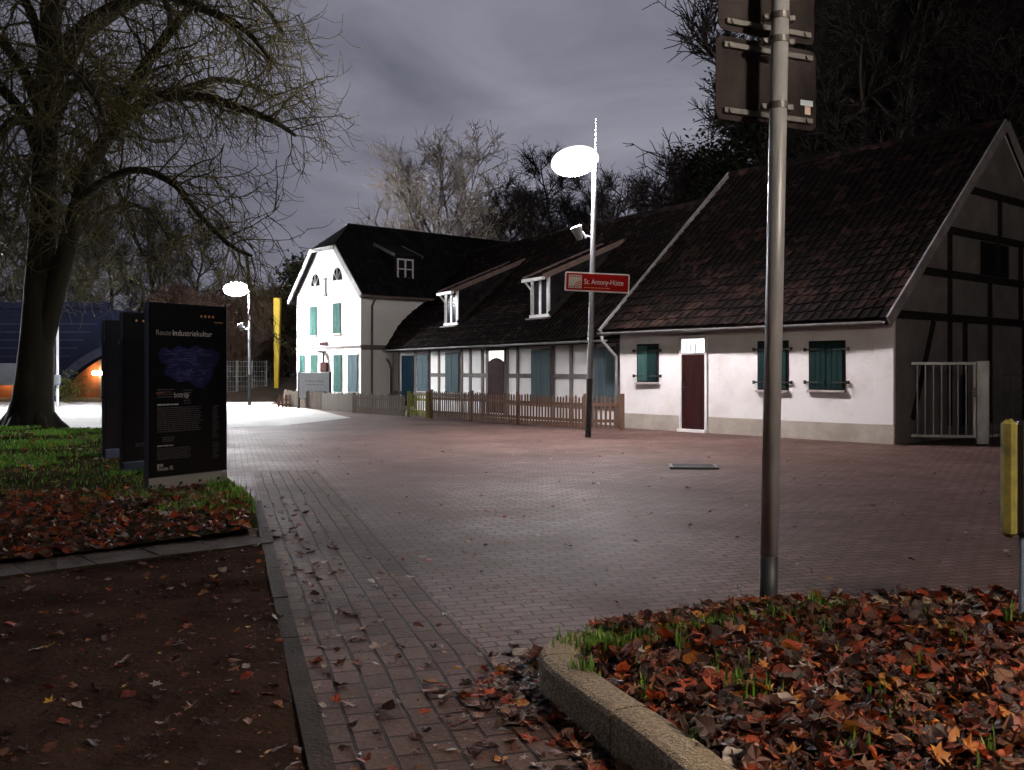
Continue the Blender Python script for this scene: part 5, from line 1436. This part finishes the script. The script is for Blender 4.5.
bs = leafy_proto('bush', 'low yellowing bush in front of the bridge arch', 1.0, 0.7, 71, M['bark_grey'], M_GRASS[3], None, 1500, 0.06, cat='bush')
q = P(70, 404, 46.5); put(bs, q.x, q.y, 1.0, 0, z=0)

# ------------------------------------------------------------------ fallen leaves and grass
def leaf(mb, p, size, rng, m, flat=0.35):
    yaw = rng.uniform(0, 2*math.pi)
    R = Matrix.Rotation(yaw, 3, 'Z') @ Matrix.Rotation(rng.gauss(0, flat), 3, 'X') @ Matrix.Rotation(rng.gauss(0, flat), 3, 'Y')
    lob = rng.random() < 0.55
    vs = [p + R @ Vector((0.0, 0, 0))]
    n = 12; curl = rng.uniform(-0.7, 1.1); wdt = rng.uniform(0.40, 0.62)
    for k in range(n):
        a = 2*math.pi*(k+rng.uniform(-.25,.25)*lob)/n; ca_, sa_ = math.cos(a), math.sin(a)
        if lob:
            r = size*0.55*(rng.uniform(0.95, 1.3) if k % 2 == 0 else rng.uniform(0.48, 0.66)); x, y = r*ca_, r*sa_*0.85
        else:
            x = size*0.62*ca_; y = size*wdt*sa_*(1-abs(ca_)**1.6*0.55)*(1-0.22*ca_)
        z = curl*(0.35*x*x+y*y)/size*1.3 + rng.gauss(0, 0.05)*size
        vs.append(p + R @ Vector((x, y, z)))
    mb.add(vs, [(0, 1+k, 1+(k+1)%n) for k in range(n)], m)

def pick(rng, weights):
    t = rng.random()*sum(weights)
    for i, w_ in enumerate(weights):
        t -= w_
        if t <= 0: return i
    return len(weights)-1

rng = random.Random(7)
bedin = [tuple(p) for p in offset(bl, kw-0.03)] + [(7.5,2.0)]
mb = MB(); c = 0
while c < 6000:
    x, y = rng.uniform(0.2, 5.2), rng.uniform(2.6, 6.4)
    if not inside(bedin, x, y): continue
    if x > y*0.62+0.6: continue
    z = hump(x, y, 0.125, 0.03, 0.9) + abs(rng.gauss(0, 0.030)) + 0.008
    leaf(mb, Vector((x, y, z)), rng.uniform(0.032, 0.092), rng, pick(rng, (2.2,2.6,3.6,0.7,1.3,5.4,0.3)), 0.5); c += 1
for c in range(420):                                     # drifted over the back edge of the kerb
    i = rng.randint(44, len(bl)-12); q = bl[i].lerp(inn[i], rng.uniform(0.05, 1.2))
    leaf(mb, Vector((q.x, q.y, 0.188+rng.uniform(0,0.02))), rng.uniform(0.03, 0.085), rng, pick(rng, (2,2.4,3,0.7,1.3,3.5,0.3)), 0.35)
tag(mb.build('fallen_leaves', M_LEAF, smooth=False), 'thick russet leaf litter covering the raised bed', 'leaves', None, 'stuff')

mb = MB(); c = 0                                         # leaf strip left of the kerb, before the panels
strip = [tuple((s_beg+sn*0.25).xy), tuple((s_end+sn*0.25).xy), tuple((K_far-kn*0.18).xy), (-3.9,12.0), (-5.2,11.9), (-8.5,10.6), (-10,8.6)]
while c < 4300:
    x, y = rng.uniform(-8, -2.3), rng.uniform(7.0, 12.4)
    if not inside(strip, x, y): continue
    z = hump(x, y, 0.07, 0.03, 0.7) + abs(rng.gauss(0, 0.018)) + 0.006
    leaf(mb, Vector((x, y, z)), rng.uniform(0.045, 0.10), rng, pick(rng, (2.2,3,3,0.5,1.6,3.5,0.5)), 0.45); c += 1
for c in range(900):
    x, y = rng.uniform(-13, -3.2), rng.uniform(11.0, 22)
    if inside(lawn_poly, x, y): leaf(mb, Vector((x, y, hump(x, y, 0.07, 0.03, 0.7) + rng.uniform(0.01, 0.05))), rng.uniform(0.04, 0.10), rng, pick(rng, (1,2,3,0.5,2.0,3,0.8)), 0.4)
tag(mb.build('fallen_leaves', M_LEAF), 'reddish brown leaf strip before the black panels', 'leaves', None, 'stuff')

mb = MB(); c = 0                                         # single leaves on the bare soil
while c < 520:
    x, y = rng.uniform(-5.5, -0.6), rng.uniform(3.2, 9.0)
    if not inside(soil_poly, x, y): continue
    if rng.random() > 0.35 + 0.65*sstep(-4, -1.2, x): continue
    z = hump(x, y, 0.012, 0.016, 1.1) + 0.008
    k = 7 if rng.random() < 0.03 else pick(rng, (0.8,1.4,3,0.5,2.2,3.5,0.6))
    leaf(mb, Vector((x, y, z)), rng.uniform(0.02, 0.075), rng, k, 0.30); c += 1
for c in range(2600):                                    # crumbs and leaf bits trodden into the soil
    x, y = rng.uniform(-5.5, -0.6), rng.uniform(3.2, 9.0)
    if inside(soil_poly, x, y): leaf(mb, Vector((x, y, hump(x, y, 0.012, 0.016, 1.1) + 0.004)), rng.uniform(0.006, 0.022), rng, pick(rng, (0.5,1,3,0.3,1.6,3,0.5)), 0.25)
tag(mb.build('fallen_leaves', M_LEAF+[M_YEL]), 'single dry leaves scattered over the bare soil', 'leaves', None, 'stuff')

mb = MB(); c = 0                                         # leaves and bits blown over the paving
while c < 1150:
    u = rng.random()
    if u < 0.30:                                         # collected against the raised kerb
        i = rng.randint(8, 40); b_ = bl[i]; t_ = (bl[i+1]-bl[i]).normalized(); nn = Vector((-t_.y, t_.x))
        q = b_ + nn*abs(rng.gauss(0.02, 0.20)) ; x, y = q.x, q.y; s = rng.uniform(0.03, 0.085)
    elif u < 0.42:                                       # along the flush kerb
        q = K_far + kd*rng.uniform(0, 8.5) + kn*abs(rng.gauss(0.05, 0.35)); x, y = q.x, q.y; s = rng.uniform(0.03, 0.08)
    else:
        y = 3.5 + 18*rng.random()**1.6; x = (rng.uniform(280, 1024)-512)/F*y; s = rng.uniform(0.012, 0.06)
        q = Vector((x, y))
        if inside([tuple(p) for p in bl]+[(7.5,2)], x, y): continue
        if (Vector((x,y,0))-K_far).dot(kn) < 0.05: continue
        if (Vector((x,y,0))-NF.o).dot(NF.y) > -0.15 and x > 2: continue
    leaf(mb, Vector((x, y, 0.012)), s, rng, pick(rng, (1,1.6,2.5,0.6,2.6,2.6,1.8)), 0.22); c += 1
for c in range(2400):
    y = 3.3 + 9*rng.random()**1.5; x = (rng.uniform(290, 800)-512)/F*y
    if inside([tuple(p) for p in bl]+[(7.5,2)], x, y) or (Vector((x,y,0))-K_far).dot(kn) < 0.03: continue
    leaf(mb, Vector((x, y, 0.008)), rng.uniform(0.005, 0.016), rng, pick(rng, (0.5,1,3,0.3,1.6,3,0.7)), 0.2)
tag(mb.build('fallen_leaves', M_LEAF), 'leaves blown over the brick paving', 'leaves', None, 'stuff')

def blade(mb, p, h, rng, m, w=0.006, lean=0.45):
    a = rng.uniform(0, 2*math.pi); d = Vector((math.cos(a), math.sin(a), 0)); s = Vector((-d.y, d.x, 0))
    l = rng.uniform(0.1, 1.0)*lean*h
    p1 = p + d*l*0.25 + Vector((0,0,h*0.55)); p2 = p + d*l + Vector((0,0,h))
    mb.add([p - s*w, p + s*w, p1 + s*w*0.8, p1 - s*w*0.8, p2], [(0,1,2,3),(3,2,4)], m)

mb = MB()                                                # tufts in and round the raised bed
def tuft(x, y, z, n, h, sp, w=0.006):
    for k in range(n):
        blade(mb, Vector((x+rng.gauss(0,sp), y+rng.gauss(0,sp), z)), h*rng.uniform(0.5,1.1), rng, pick(rng, (2,4,1.5,0.6)), w*rng.uniform(.6,1.2))
for k in range(64):
    i = rng.randint(34, len(bl)-22); q = inn[i] + (inn[i]-bl[i])*rng.uniform(-0.5, 0.9); tuft(q.x, q.y, 0.17, rng.randint(3,24), rng.uniform(0.025,0.075), 0.055, 0.0045)
for (px_, py_, n_, h_) in ((585,680,46,0.13),(645,700,20,0.10),(655,672,18,0.10),(735,690,30,0.13),(735,720,14,0.10),(790,650,26,0.10),(700,745,18,0.12),(850,760,16,0.1),(680,652,14,0.14),(815,610,40,0.13),(820,632,30,0.10),(645,640,24,0.10),(608,655,12,0.16),(910,735,10,0.1),(760,700,10,0.12),(720,668,14,0.08)):
    z = 0.13; Y = (EYE-z)*F/(py_-HOR); tuft((px_-512)/F*Y, Y, z, n_, h_, 0.035)
for k in range(60):
    x, y = rng.uniform(0.5, 4), rng.uniform(3.2, 6.6)
    if inside(bedin, x, y): tuft(x, y, 0.15, rng.randint(3,10), rng.uniform(0.07,0.14), 0.03)
tag(mb.build('grass', M_GRASS), 'fresh grass tufts growing in the raised bed', 'grass', None, 'stuff')

mb = MB(); c = 0                                         # lawn
while c < 42000:
    x, y = rng.uniform(-16, -2.4), rng.uniform(9.3, 26)
    if not inside(lawn_poly, x, y): continue
    dk = (K_far-kn*0.10 - Vector((x,y,0))).dot(kn)
    nz = mnoise.noise(Vector((x*0.55, y*0.55, 7.0)))
    corner = (x > -3.75 and y > 9.9 and (Vector((x,y)) - Vector((-2.95,10.9))).length < 1.15)
    far = y > 14.8 + 0.2*(x+6)
    if corner:
        if rng.random() > 0.85: continue
    elif far:
        if nz < 0.0 and rng.random() < 0.93: continue
        if rng.random() > 0.75: continue
    elif y > 11.0:
        if nz < 0.15 and rng.random() > 0.10: continue
    else:
        if rng.random() > 0.035: continue
    z = hump(x, y, 0.07, 0.03, 0.7) - 0.005
    blade(mb, Vector((x, y, z)), rng.uniform(0.03, 0.085)*(1.15 if corner else 1), rng, pick(rng, (3,2.6 if corner else 1.0,2,0.7)), 0.006 if y < 14 else 0.011); c += 1
for (px_, py_) in ((148,492),(140,470),(222,490),(232,500),(244,508),(215,494)):
    q = G(px_, py_)
    for k in range(40): blade(mb, Vector((q.x+rng.gauss(0,.09), q.y+rng.gauss(0,.09), 0.03)), rng.uniform(0.08,0.22), rng, pick(rng, (2,3,1,1)), 0.006)
tag(mb.build('grass', M_GRASS), 'short lawn grass round the tree and panels', 'grass', None, 'stuff')
